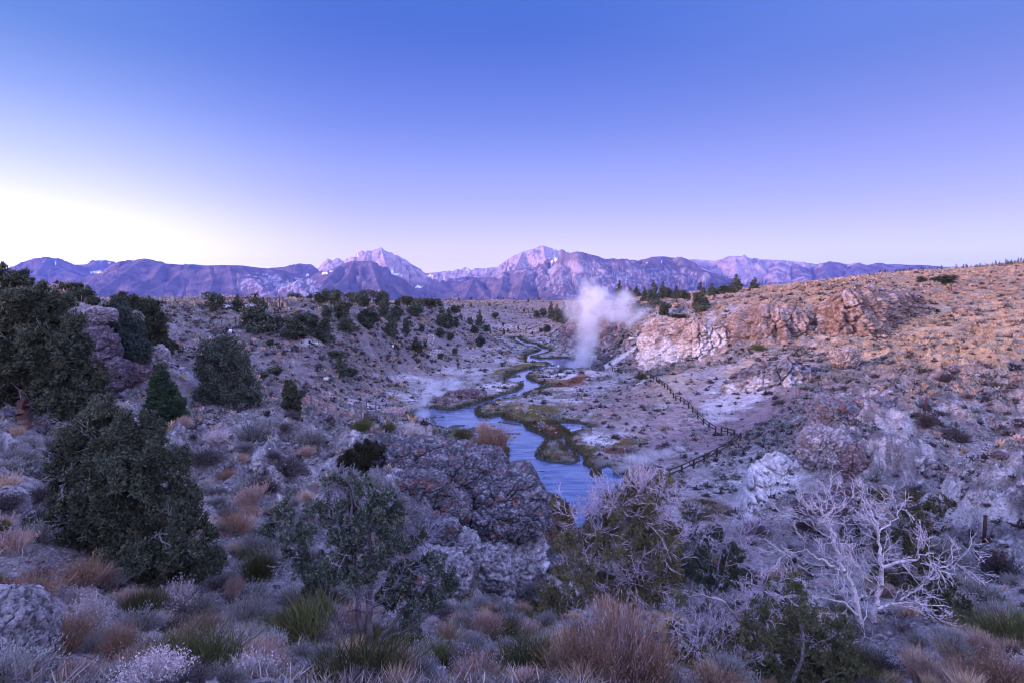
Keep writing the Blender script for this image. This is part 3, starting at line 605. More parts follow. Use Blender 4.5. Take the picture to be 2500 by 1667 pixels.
def lump(g, c, size, rz=0., n=50, seed=0., crag=.16, e=3.2, pal=DARKR, tilt=0., cs=1.0, freq=1.0, pit=.05):
    d, f = cubesphere(n); k = (np.abs(d) ** e).sum(1) ** (-1 / e); p = d * k[:, None] * np.array(size)
    p = rot(p, rz, tilt); nd = rot(d, rz, tilt); s = float(np.mean(size)); q = p / s * freq + seed
    disp = crag * s * (ridged(q * 1.3, 5, .55) - .8) + .10 * s * fbm(q * .8 + 5, 2) - pit * s * sstep(.25, .6, fbm(q * 3.1 + 9, 3)) + .018 * s * ridged(q * 9, 3)
    a1, a2, ci = worley(q * 2.3 + .25 * fbm(q * 3, 2)[:, None], int(seed * 7)); b1, b2, cj = worley(q * (1, 1, 1.5) * 5.5, int(seed * 3))
    disp = disp * .55 + s * crag * (.75 * (ci - .5) - .55 * (1 - sstep(0, .13, a2 - a1))) + s * crag * .45 * (.6 * (cj - .5) - .45 * (1 - sstep(0, .15, b2 - b1)))
    p = p + nd * disp[:, None]; w = p + np.array(c)
    g.add(w, f, rockcol(w, pal, cs, seed)); return w
def rock(name, label, lumps, group=None, cat='rock outcrop'):
    g = Geo(); 
    for L_ in lumps: lump(g, **L_)
    return tag(obj(name, g.mesh(name, False), M_rock), label, cat, group)

def cliff(name, label, pts, amp=1.6, pal_top=BROWNR, pal_bot=PALER, split=.5, res=.28, back=9, lean=.18, seed=0., but=6., group=None):
    P = [F(x, yb, D) for x, yt, yb, D in pts]; T = [F(x, yt, D) for x, yt, yb, D in pts]
    P, T = np.array(P), np.array(T); L = np.concatenate([[0], np.cumsum(np.hypot(*(np.diff(P[:, :2], axis=0)).T))])
    nc = int(L[-1] / res) + 2; s = np.linspace(0, L[-1], nc)
    ip = lambda A: np.stack([np.interp(s, L, A[:, k]) for k in range(A.shape[1])], -1)
    B, TT = ip(P), ip(T); tz = TT[:, 2] + 1.1 * fbm(np.stack([s / 6 + seed, s * 0, s * 0], -1), 4); bz = B[:, 2] - 2.5
    dirv = np.gradient(B[:, :2], axis=0); dirv /= np.linalg.norm(dirv, axis=1)[:, None] + 1e-9
    ks = max(3, int(8 / res)) | 1; ker = np.ones(ks) / ks
    for k in (0, 1): dirv[:, k] = np.convolve(np.pad(dirv[:, k], ks // 2, 'edge'), ker, 'valid')
    nrm = np.stack([dirv[:, 1], -dirv[:, 0]], -1); nrm /= np.linalg.norm(nrm, axis=1)[:, None]
    if (nrm * B[:, :2]).sum() > 0: nrm = -nrm
    et = np.clip(np.minimum(s, L[-1] - s) / min(2.2, L[-1] * .2), 0, 1) ** .5; gz0 = height(B[:, 0], B[:, 1]) - .5; tz = gz0 + (tz - gz0) * (.25 + .75 * et)
    h = (tz - bz); nv = int(max(h.max() / (res * .9), 12)); nb = int(back / .7) + 2
    rows = []; hh = []
    env = np.sin(np.clip(s / L[-1], 0, 1) * math.pi) ** .15
    for j in range(nv):
        t = j / (nv - 1); z = bz + h * t
        S = np.stack([s, z], -1)
        bt = amp * (ridged(np.stack([s / but + seed, z / (but * 4), s * 0 + 2], -1), 4, .5) - .4) * env
        fine = .45 * ridged(np.stack([s / 1.7, z / 2.6, s * 0 + seed], -1), 4, .6) + .22 * fbm(np.stack([s / .8, z / .8, s * 0 + seed], -1), 3)
        w1, w2, wi = worley(np.stack([s / 3.2 + seed, z / 4.2, s * 0 + .5 + .3 * t], -1), 3); v1, v2, vi = worley(np.stack([s / 1.2 + seed, z / 1.0, s * 0 + .5], -1), 8)
        fine = fine + .8 * (wi - .5) - 1.5 * (1 - sstep(0, .10, w2 - w1)) + .35 * (vi - .5) - .6 * (1 - sstep(0, .15, v2 - v1))
        o = (bt + fine) * (1 - .55 * t ** 6) - lean * h * t - .8 * sstep(.85, 1, t) + .5 * (1 - t)
        xy = B[:, :2] + nrm * o[:, None]; rows.append(np.column_stack([xy, z])); hh.append(np.full(nc, t))
    last = rows[-1]
    for j in range(1, nb):
        q = j / (nb - 1); xy = last[:, :2] - nrm * (back * q)
        gz = height(xy[:, 0], xy[:, 1]) - .5
        z = last[:, 2] * (1 - q) ** 1.0 + gz * q + .35 * fbm(np.column_stack([xy / 2.5, np.full(nc, seed)]), 4) * (1 - q)
        rows.append(np.column_stack([xy, np.maximum(z, gz) if j < nb - 1 else gz - .5])); hh.append(np.full(nc, 1.0))
    v = np.concatenate(rows); hh = np.concatenate(hh); nr = len(rows)
    i, j = np.meshgrid(np.arange(nc - 1), np.arange(nr - 1)); f = np.stack([j * nc + i, j * nc + i + 1, (j + 1) * nc + i + 1, (j + 1) * nc + i], -1).reshape(-1, 4)
    ct, cb = rockcol(v, pal_top, 3.0, seed), rockcol(v, pal_bot, 3.0, seed + 5)
    w = sstep(split - .12, split + .12, hh + .16 * fbm(v / 3.5, 3))[:, None]
    g = Geo(); g.add(v, f, cb * (1 - w) + ct * w)
    return tag(obj(name, g.mesh(name, False), M_rock), label, 'cliff', group)

def build_rocks():
    W = dict(PALER, base=(.66, .62, .63), hi=(.76, .73, .74), lo=(.33, .30, .31), redw=.1)
    TAN = dict(BROWNR, base=(.34, .27, .245), hi=(.52, .45, .42))
    cliff('rock_cliff', 'big two-tone cliff, brown on top and white below, right of the steam column',
          [(1560,790,880,172),(1566,771,905,165),(1590,770,911,160),(1630,776,910,157),(1662,780,905,153),(1690,782,893,151),(1712,785,882,149),(1735,790,872,152)], amp=2.2, split=.62, pal_top=TAN, pal_bot=W, seed=1.3, but=7)
    cliff('rock_cliff', 'smooth white hollow cliff face with brown rim, right beside the two-tone cliff',
          [(1704,790,872,149),(1725,792,864,148),(1745,795,866,147.5),(1768,795,858,147),(1788,792,850,147)], amp=1.4, split=.8, pal_top=TAN, pal_bot=dict(W, base=(.66,.61,.60)), seed=4.1, but=10)
    cliff('rock_cliff', 'cracked brown crag with a pale streak, below the grassy ridge on the right',
          [(1752,785,852,152),(1768,765,850,150),(1790,748,846,146),(1820,740,850,143),(1850,738,850,141),(1875,745,846,139),(1905,750,836,138),(1940,758,826,138),(1975,765,822,138),(2010,765,818,138)], amp=2.4, split=.25, pal_top=BROWNR, pal_bot=TAN, seed=7.7, but=6)
    cliff('rock_cliff', 'orange-brown crag highest on the right-hand slope, under the straw coloured grass',
          [(1950,760,815,142),(1985,740,815,140),(2015,722,822,137),(2050,708,826,134),(2090,702,828,133),(2130,700,800,134),(2170,702,765,138),(2215,708,752,142),(2260,715,748,144)], amp=2.2, split=.1, pal_top=dict(BROWNR, base=(.27,.19,.155)), pal_bot=BROWNR, seed=9.9, but=6)
    cliff('rock_cliff', 'low fluted dark and white rock band beneath the brown crags',
          [(1768,905,940,116),(1800,895,945,112),(1840,885,952,110),(1880,880,955,108),(1925,875,950,106),(1965,880,935,106),(1985,890,925,107)], amp=1.3, split=.6, pal_top=dict(DARKR, base=(.2,.19,.21)), pal_bot=dict(W, lo=(.16,.15,.16)), seed=2.2, but=2.6, res=.2, back=5)
    cliff('rock_cliff', 'grey and white cliff standing left of the steam column, above the upstream creek',
          [(1366,800,858,248),(1374,775,862,240),(1392,771,868,236),(1410,772,872,232),(1440,775,868,228),(1480,772,850,224),(1530,775,840,220),(1562,785,850,205)], amp=2.8, split=.45, pal_top=MAUVER, pal_bot=dict(PALER, base=(.34,.28,.28)), seed=5.5, but=9, res=.4, back=12)
    cliff('rock_cliff', 'mottled grey-white rock bluff at the right edge of the picture',
          [(2290,1195,1290,41),(2320,1180,1310,40),(2370,1175,1330,39),(2430,1180,1330,38.5),(2500,1190,1330,38),(2600,1200,1330,38)], amp=.9, split=.75, pal_top=dict(PALER, base=(.25,.23,.25)), pal_bot=dict(W, lo=(.12,.11,.12)), seed=8.1, but=2.6, res=.12, back=5)
    def at(x, y, D): return F(x, y, D)
    RW = dict(MAUVER, base=(.10,.082,.10), hi=(.20,.17,.20), redw=.15); PT = dict(PALER, base=(.27,.24,.26), hi=(.42,.38,.40))
    rock('rock_outcrop', 'reddish rock wall with a pale rim beside the large dark juniper on the left', [
        dict(c=at(120,830,46.5), size=(2.4,1.8,2.6), rz=.1, n=90, seed=41, e=4, pal=RW, cs=1, crag=.14), dict(c=at(180,850,45.5), size=(2.0,1.8,2.5), rz=-.2, n=90, seed=42, e=4, pal=RW, cs=1, crag=.14),
        dict(c=at(238,872,44.5), size=(1.5,1.6,2.3), rz=.3, n=80, seed=43, e=3.4, pal=RW, cs=1, crag=.16), dict(c=at(140,765,47.5), size=(2.6,1.8,.7), rz=.1, n=80, seed=44, e=3, pal=PT, cs=.8, crag=.2),
        dict(c=at(222,772,46.5), size=(1.7,1.6,.7), rz=-.2, n=70, seed=45, e=3, pal=PT, cs=.8, crag=.2), dict(c=at(276,915,43.5), size=(1.3,1.3,1.2), n=60, seed=46, e=3, pal=RW, cs=1, crag=.18)])
    # the big outcrop over the creek: a dark overhanging cap on a pale pedestal
    D = 28.5
    capp = dict(n=150, pal=dict(base=(.125,.12,.14), hi=(.36,.35,.40), lo=(.055,.052,.062), red=(.30,.11,.06), redw=.4), cs=.55, crag=.15, pit=.07)
    rock('rock_outcrop', 'big dark craggy outcrop with overhanging cap and pale foot, above the creek', [
        dict(c=at(1222,1222,29.0), size=(2.25,2.2,1.75), rz=.25, seed=1.1, e=3.6, tilt=.12, **capp),
        dict(c=at(1120,1180,29.5), size=(2.1,2.1,1.9), rz=-.3, seed=3.3, e=3, **capp),
        dict(c=at(1175,1130,30.2), size=(1.5,1.4,.8), rz=.5, seed=3.9, e=2.6, **capp),
        dict(c=at(1235,1262,27.6), size=(2.0,1.5,.85), rz=.1, seed=7.3, e=4, **capp),
        dict(c=at(1212,1315,29.6), size=(2.1,1.8,1.5), rz=.1, seed=7.9, e=5, **capp),
        dict(c=at(1040,1120,30.5), size=(2.2,1.6,1.1), rz=-.2, seed=4.3, e=2.6, **capp),
        dict(c=at(1228,1420,28.4), size=(2.05,1.9,3.3), rz=.15, n=130, seed=5.3, e=4.5, pal=dict(PALER, base=(.55,.53,.58), hi=(.68,.66,.70), lo=(.14,.13,.15)), cs=.6, crag=.13, pit=.05),
        dict(c=at(1145,1430,27.4), size=(2.3,1.6,3.0), rz=-.2, n=110, seed=6.3, e=4.5, tilt=.25, pal=dict(PALER, base=(.46,.44,.48), hi=(.66,.64,.68), lo=(.11,.10,.12)), cs=.6, crag=.15, pit=.05),
        dict(c=at(1005,1225,28.2), size=(1.9,1.5,1.2), rz=.4, **{**capp, 'n': 80}, seed=8.9, e=2.8), dict(c=at(1065,1325,27.2), size=(1.7,1.3,1.5), rz=.1, **{**capp, 'n': 80}, seed=9.3, e=2.8), dict(c=at(985,1345,24.6), size=(1.4,1.1,.8), rz=.6, **{**capp, 'n': 70}, seed=9.7, e=2.6),
        dict(c=at(1060,1430,25.6), size=(1.6,1.4,1.6), rz=.2, n=70, seed=8.3, e=2.6, pal=dict(PALER, base=(.42,.40,.44), lo=(.10,.095,.11)), cs=.5, crag=.16, pit=.05)])
    SL = dict(DARKR, base=(.15,.145,.165), hi=(.34,.33,.37))
    rock('rock_outcrop', 'dark broken ledges stepping down the slope left of the big central outcrop', [
        dict(c=hit(1010,1190)-(0,0,.1), size=(1.7,1.2,.75), rz=.3, n=80, seed=51, e=3, pal=SL, cs=.5, crag=.22, pit=.08), dict(c=hit(1075,1240)-(0,0,.1), size=(1.5,1.1,.9), rz=-.2, n=80, seed=52, e=3, pal=SL, cs=.5, crag=.22, pit=.08),
        dict(c=hit(1040,1300)-(0,0,.15), size=(1.4,1.0,.8), rz=.5, n=80, seed=53, e=3, pal=SL, cs=.5, crag=.22, pit=.08), dict(c=hit(1100,1340)-(0,0,.15), size=(1.3,1.0,1.0), rz=.1, n=80, seed=54, e=3, pal=dict(PALER, base=(.40,.38,.42), lo=(.10,.095,.11)), cs=.5, crag=.2),
        dict(c=hit(1060,1390)-(0,0,.15), size=(1.2,.9,.8), rz=-.4, n=70, seed=55, e=3, pal=dict(PALER, base=(.36,.34,.38), lo=(.10,.095,.11)), cs=.5, crag=.2)])
    rock('rock_outcrop', 'low dark lava-like rock with yellow lichen, behind and left of the big central outcrop', [
        dict(c=at(985,1105,32), size=(2.2,1.8,.9), rz=.1, n=80, seed=11, e=2.6, pal=dict(DARKR, red=(.30,.30,.06)), cs=.5, crag=.24, pit=.1),
        dict(c=at(1060,1085,33.5), size=(2.0,1.4,.8), rz=-.2, n=70, seed=12, e=2.6, pal=dict(DARKR, red=(.30,.30,.06)), cs=.5, crag=.24, pit=.1)])
    rock('rock_outcrop', 'tilted dark slab of rock right of the tree with pale twigs behind the dead tree', [dict(c=at(2010,1232,47), size=(2.6,1.6,.75), rz=.15, n=60, seed=13, e=2.4, pal=dict(DARKR, base=(.13,.11,.12)), cs=.8, crag=.16)])
    rock('rock_outcrop', 'split blue-grey outcrop on the right slope, above the big mauve one', [
        dict(c=at(2045,1012,62), size=(2.2,1.8,1.7), rz=.3, n=70, seed=14, e=3, pal=dict(DARKR, base=(.2,.19,.22)), cs=1, crag=.2, pit=.08),
        dict(c=at(2125,1012,62.5), size=(2.0,1.8,1.9), rz=-.3, n=70, seed=15, e=3, pal=dict(DARKR, base=(.2,.19,.22)), cs=1, crag=.2, pit=.08),
        dict(c=at(2195,1025,63), size=(2.0,1.8,1.6), rz=.1, n=60, seed=16, e=3, pal=PALER, cs=1, crag=.2)])
    rock('rock_outcrop', 'large mauve rock mass with pale flanks, low on the right slope', [
        dict(c=at(2110,1150,56.5), size=(3.9,2.4,3.0), rz=.25, n=130, seed=17, e=4, tilt=-.3, pal=MAUVER, cs=1, crag=.16),
        dict(c=at(2010,1095,57), size=(2.3,2.0,2.2), rz=-.2, n=80, seed=18, e=3, pal=dict(PALER, base=(.33,.30,.33), lo=(.12,.11,.13)), cs=1, crag=.2),
        dict(c=at(2215,1165,54), size=(2.6,2.0,2.3), rz=-.3, n=80, seed=19, e=2.8, pal=dict(PALER, base=(.30,.27,.30), lo=(.11,.1,.12)), cs=1, crag=.2),
        dict(c=at(2120,1205,53.5), size=(3.8,1.8,1.3), rz=.1, n=80, seed=20, e=2.6, pal=MAUVER, cs=1, crag=.2)])
    cliff('rock_apron', 'smooth white sloping rock apron left of the large mauve rock', [(1818,1212,1232,55),(1845,1190,1236,54.6),(1880,1168,1232,54.4),(1925,1152,1224,54.6),(1975,1132,1214,55),(2010,1125,1205,55.5)], amp=.35, split=2., pal_bot=dict(W, lo=(.42,.40,.42)), seed=3.3, but=3, res=.12, back=4, lean=.9)
    rock('rock_outcrop', 'pale lichen-spotted boulder in the bottom left corner', [dict(c=at(10,1590,5.6), size=(.42,.5,.62), rz=.5, n=90, seed=23.4, e=2.6, tilt=-.2, pal=dict(PALER, base=(.42,.38,.40), lo=(.04,.03,.035), red=(.10,.04,.04), redw=.5), cs=.22, crag=.12, pit=.04)], cat='boulder')
    rock('rock_outcrop', 'brown knob of rock on the slope right of the fluted rock band', [dict(c=at(2062,872,104), size=(2.4,1.8,1.7), rz=.1, n=60, seed=24, e=3, pal=TAN, cs=1.5, crag=.2)])
    rock('rock_outcrop', 'white spire of rock among the junipers on the left slope', [dict(c=at(1052,836,150), size=(1.0,.9,2.0), rz=.3, n=50, seed=25, e=3, tilt=.1, pal=PALER, cs=1.4, crag=.2), dict(c=at(1068,858,148), size=(1.5,1.0,.6), n=40, seed=26, pal=PALER, cs=1.4)])
    rock('rock_outcrop', 'brown rock island mound beside the wisp of steam at the left creek bank', [
        dict(c=on_plane(1135,975)+(0,0,.9), size=(5.2,2.4,1.3), rz=.35, n=70, seed=27, e=2.2, pal=dict(MAUVER, base=(.15,.11,.11)), cs=1.4, crag=.22),
        dict(c=on_plane(1085,985)+(0,0,.5), size=(3.0,2.0,.9), rz=.2, n=50, seed=28, e=2.2, pal=dict(MAUVER, base=(.15,.11,.11)), cs=1.4, crag=.22)])
    rock('rock_outcrop', 'small pale rock at the foot of the bank right of the steam', [dict(c=on_plane(1440,918)+(0,0,.4), size=(1.3,1.2,1.3), n=40, seed=31, pal=W, cs=1.4, crag=.25)])
    rock('rock_outcrop', 'dark blocky rock on the bank above the white streak, right of the steam', [dict(c=hit(1478,885)+(0,0,1.2), size=(2.6,2.0,1.8), n=50, seed=30, e=2.6, pal=dict(DARKR, base=(.14,.14,.16)), cs=1.4, crag=.25)])
    rock('rock_outcrop', 'dark blocky rock right of the tall steam column at the water', [
        dict(c=on_plane(1452,908)+(1,0,1.3), size=(1.8,1.8,2.2), n=50, seed=29, e=2.6, pal=dict(DARKR, base=(.14,.14,.16)), cs=1.4, crag=.25),
        ])
    rock('rock_outcrop', 'small rounded pink mound of earth beside the fenced path at the creek', [dict(c=hit(955,1010)+(0,0,.2), size=(2.6,2.0,1.2), n=50, seed=32, e=2.1, pal=dict(BROWNR, base=(.36,.25,.24)), cs=1, crag=.06)], cat='mound')
    rock('rock_outcrop', 'grey rocky lump under the dark junipers on the left slope', [dict(c=hit(300,905)+(0,0,.6), size=(2.0,1.8,1.7), n=60, seed=33, pal=dict(MAUVER, base=(.2,.16,.18)), cs=1, crag=.2), dict(c=hit(375,880)+(0,0,.4), size=(1.4,1.2,1.2), n=50, seed=34, pal=PALER, cs=1, crag=.2)])
    # boulders scattered one by one
    sp = [(325,1045,38,'pale boulder at the foot of the giant trunk'),(80,1035,22,'pale stone left of the thick trunk'),(1222,835,14,'grey stone on the upstream flat'),(1355,1018,16,'dark stone on the golden creek meadow'),
          (1660,1102,26,'dark boulder just above the white hot ground'),(1642,1108,14,'small dark boulder beside a larger one above the white hot ground'),(1550,953,8,'white stone on the orange grass beside the fence'),(1408,990,7,'white stone on the pink slope above the meadow'),
          (1480,1000,9,'pale stone on the pink slope'),(905,1020,34,'dark rock below the railing of the creek path'),(950,1022,30,'dark rock right of the yellow bush by the path'),(800,1020,24,'dark rock between bushes left of the path sign'),
          (675,1010,20,'dark boulder under the slender juniper'),(1125,1637,60,'dark rough boulder among the sage at the bottom'),(1060,1627,40,'grey boulder at the bottom edge behind orange brush'),(612,1530,44,'dark boulder left of the green broom bush'),
          (140,1445,34,'flat pale stone near the bottom left boulder'),(310,1440,36,'pale stone below the orange grass tuft'),(1410,955,9,'white ring-shaped stone on the rust meadow'),(1570,1058,10,'blue-grey stone on the slope right of the creek'),
          (2440,1115,30,'grey boulder on the right edge slope'),(2330,905,26,'mauve boulder high on the right slope'),(1990,905,20,'dark boulder right of the fluted band'),(2380,1000,20,'pale boulder below the mauve boulder'),
          (2350,760,30,'pink boulder in the straw grass'),(1610,1070,16,'grey boulder among white ground'),(1395,1110,12,'stone on the creek bank'),(1240,1110,12,'stone at the tip of the near bank')]
    for x, y, w, lab in sp:
        p = hit(x, y); s = w * mpp(p[1]) * .5
        g = Geo(); lump(g, (0, 0, 0), (s, s * .9, s * .7), x * .1, 26, x * .37, .18, 2.4, PALER if 'pale' in lab or 'white' in lab else (dict(BROWNR, base=(.36,.25,.22)) if 'pink' in lab else DARKR), 0, s * .6)
        o = obj('boulder', g.mesh('boulder', True), M_rock, loc=(p[0], p[1], p[2] + s * .25)); tag(o, lab, 'boulder', 'boulders lying about the slopes')
build_rocks()

# ---------------------------------------------------------------- plants: small pieces
def perp(d):
    a = np.where(np.abs(d[:, 2:3]) < .9, np.array([[0, 0, 1.]]), np.array([[1., 0, 0]])); u = np.cross(d, a); u /= np.linalg.norm(u, axis=1)[:, None] + 1e-9
    return u, np.cross(d, u)
def tubes(g, p0, p1, r0, r1, col, k=4):
    p0, p1 = np.asarray(p0, float), np.asarray(p1, float); n = len(p0)
    if not n: return
    d = p1 - p0; d /= np.linalg.norm(d, axis=1)[:, None] + 1e-9; u, w = perp(d); a = np.arange(k) / k * 2 * math.pi
    ring = np.cos(a)[None, :, None] * u[:, None] + np.sin(a)[None, :, None] * w[:, None]
    v = np.concatenate([p0[:, None] + ring * np.asarray(r0)[:, None, None], p1[:, None] + ring * np.asarray(r1)[:, None, None]], 1).reshape(-1, 3)
    b = np.arange(n)[:, None] * 2 * k; i = np.arange(k)[None]; j = (i + 1) % k
    f = np.stack([b + i, b + j, b + k + j, b + k + i], -1).reshape(-1, 4)
    col = np.asarray(col, float); c = np.repeat(col, 2 * k, 0) if col.ndim == 2 else col
    g.add(v, f, c)
def blades(g, p, d, L, w, col, rg, tipcol=None):
    """thin pointed triangles from p along d"""
    n = len(p)
    if not n: return
    d = d / (np.linalg.norm(d, axis=1)[:, None] + 1e-9); u, w2 = perp(d); a = rg.uniform(0, math.pi, n)[:, None]; s = np.cos(a) * u + np.sin(a) * w2
    L = np.broadcast_to(L, n)[:, None]; w = np.broadcast_to(w, n)[:, None]
    v = np.stack([p - s * w * .35, p + s * w * .35, p + d * L * .6 + s * w, p + d * L, p + d * L * .6 - s * w], 1).reshape(-1, 3)
    b = np.arange(n)[:, None] * 5
    c = np.repeat(col, 5, 0).reshape(n, 5, 3).copy()
    if tipcol is not None: c[:, 2:] = tipcol[:, None]
    o = len(g.v); g.add(v, np.concatenate([b + np.array([[0, 1, 2]]), b + np.array([[0, 2, 4]]), b + np.array([[2, 3, 4]])]), c.reshape(-1, 3))
def tri(g, p, d, L, w, col, rg):
    n = len(p)
    if not n: return
    d = d / (np.linalg.norm(d, axis=1)[:, None] + 1e-9); u, w2 = perp(d); a = rg.uniform(0, math.pi, n)[:, None]; s = np.cos(a) * u + np.sin(a) * w2
    L = np.broadcast_to(L, n)[:, None]; w = np.broadcast_to(w, n)[:, None]
    v = np.stack([p - s * w, p + s * w, p + d * L], 1).reshape(-1, 3); b = np.arange(n)[:, None] * 3
    g.add(v, b + np.array([[0, 1, 2]]), np.repeat(col, 3, 0))
def pal_pick(rg, n, cols, jit=.18):
    c = np.array(cols, float)[rg.integers(0, len(cols), n)]; return c * rg.uniform(1 - jit, 1 + jit, (n, 1))
def rdir(rg, n): d = rg.normal(size=(n, 3)); return d / np.linalg.norm(d, axis=1)[:, None]
GREEN = [(.056,.074,.048),(.074,.092,.052),(.045,.060,.041),(.095,.098,.055)]
OLIVE = [(.125,.125,.055),(.16,.14,.06),(.10,.11,.052),(.19,.14,.07)]
BRIGHT = [(.040,.070,.038),(.050,.086,.044),(.034,.058,.034)]
BLUEG = [(.15,.19,.15),(.21,.25,.18),(.11,.14,.115)]
def foliage(g, lobes, n, size, cols, rg, fan=4, hole=-.25, hs=.55, upb=.35, inner=.55, plume=18, wr=.2):
    """leaf sprays scattered through the volume of a few lobes"""
    lobes = np.array(lobes, float); sub = [lobes * (1, 1, 1, .76, .76, .76)]; nk = plume
    if nk:
        k = np.repeat(np.arange(len(lobes)), nk); d = rdir(rg, len(k)); q = lobes[k]; c = q[:, :3] + d * q[:, 3:6] * .9; m_ = q[:, 3:6].mean(1) * rg.uniform(.16, .34, len(k))
        sub.append(np.column_stack([c, m_ * .8, m_ * .8, m_ * rg.uniform(1.2, 2.0, len(k))]))
    lobes = np.concatenate(sub); vol = (lobes[:, 3] * lobes[:, 4] * lobes[:, 5]) ** .75; k = rg.choice(len(lobes), n, p=vol / vol.sum())
    d = rdir(rg, n); rad = inner + (1.04 - inner) * rg.uniform(0, 1, n) ** .6
    p = lobes[k, :3] + d * lobes[k, 3:6] * rad[:, None]
    m = fbm(p / hs + 3.1, 2) > hole - .25 * (1 - rad); p, d = p[m], d[m]; k = k[m]
    p = p + .5 * size * rdir(rg, len(p)) + .35 * hs * np.stack([fbm(p / hs + 9, 2), fbm(p / hs + 19, 2), fbm(p / hs + 29, 2)], -1)
    c = pal_pick(rg, len(p), cols); cl = .8 + .4 * sstep(-.4, .4, fbm(p / (hs * 1.6) + 50, 2)); c = c * cl[:, None]
    q = np.repeat(p, fan, 0); dd = np.repeat(d, fan, 0) * .6 + rdir(rg, len(q)) * .85 + np.array([0, 0, upb])
    L = size * rg.uniform(.6, 1.35, len(q)); tri(g, q, dd, L, L * wr, np.repeat(c, fan, 0), rg)

def grow(p, d, L, r, rg, depth, out, wander=.22, up=.05, kids=(3, 5), nseg=6, shrink=.6, rmin=.004, spread=.9, first=.25):
    """one branch with its side branches; out collects (p0, p1, r0, r1, depth)"""
    d = np.array(d, float); d /= np.linalg.norm(d); p = np.array(p, float); pts = [p]; rs = [r]; ds = [d]
    for i in range(nseg):
        d = d + rg.normal(size=3) * wander + np.array([0, 0, up]); d /= np.linalg.norm(d)
        p2 = p + d * L / nseg; r2 = max(r * (1 - .75 * (i + 1) / nseg), rmin); out.append((p, p2, rs[-1], r2, depth)); p = p2; pts.append(p); rs.append(r2); ds.append(d)
    if depth <= 0: return
    for _ in range(rg.integers(*kids) if kids[1] > kids[0] else kids[0]):
        t = first + (1 - first) * rg.uniform(); i = min(int(t * nseg), nseg - 1); a = rdir(rg, 1)[0]
        nd = ds[i + 1] + a * spread; q = pts[i] + (pts[i + 1] - pts[i]) * (t * nseg - i)
        grow(q, nd, L * shrink * rg.uniform(.6, 1.15), max(rs[i] * .6, rmin), rg, depth - 1, out, wander, up, kids, max(nseg - 1, 3), shrink, rmin, spread, first)
def branch_geo(g, out, col, rg, jit=.2):
    if not out: return
    r0 = np.array([o[2] for o in out]); r1 = np.array([o[3] for o in out]); p0 = np.array([o[0] for o in out]); p1 = np.array([o[1] for o in out])
    c = np.array(col) * rg.uniform(1 - jit, 1 + jit, (len(out), 1))
    big = r0 > .03
    tubes(g, p0[big], p1[big], r0[big], r1[big], c[big], 7); tubes(g, p0[~big], p1[~big], r0[~big], r1[~big], c[~big], 3)
def limb(pts, radii, out, rg, kids=0, depth=1, L=.6, wiggle=.04, kr=.45, **kw):
    """a traced limb: smooth line through pts, with side branches"""
    pts = np.array(pts, float); radii = np.array(radii, float); t = np.linspace(0, 1, len(pts)); n = max(int(len(pts) * 4), 6); tt = np.linspace(0, 1, n)
    P = np.stack([np.interp(tt, t, pts[:, k]) for k in range(3)], -1); R = np.interp(tt, t, radii); P[1:-1] += rg.normal(size=(n - 2, 3)) * wiggle
    for a, b, ra, rb in zip(P[:-1], P[1:], R[:-1], R[1:]): out.append((a, b, ra, rb, 9))
    for _ in range(kids):
        i = rg.integers(n // 5, n - 1); d = P[min(i + 1, n - 1)] - P[i]; d /= np.linalg.norm(d) + 1e-9
        grow(P[i], d * .8 + rdir(rg, 1)[0] * 1.0 + np.array((0, 0, .1)), L * rg.uniform(.5, 1.2), max(R[i] * kr, .005), rg, depth, out, **kw)

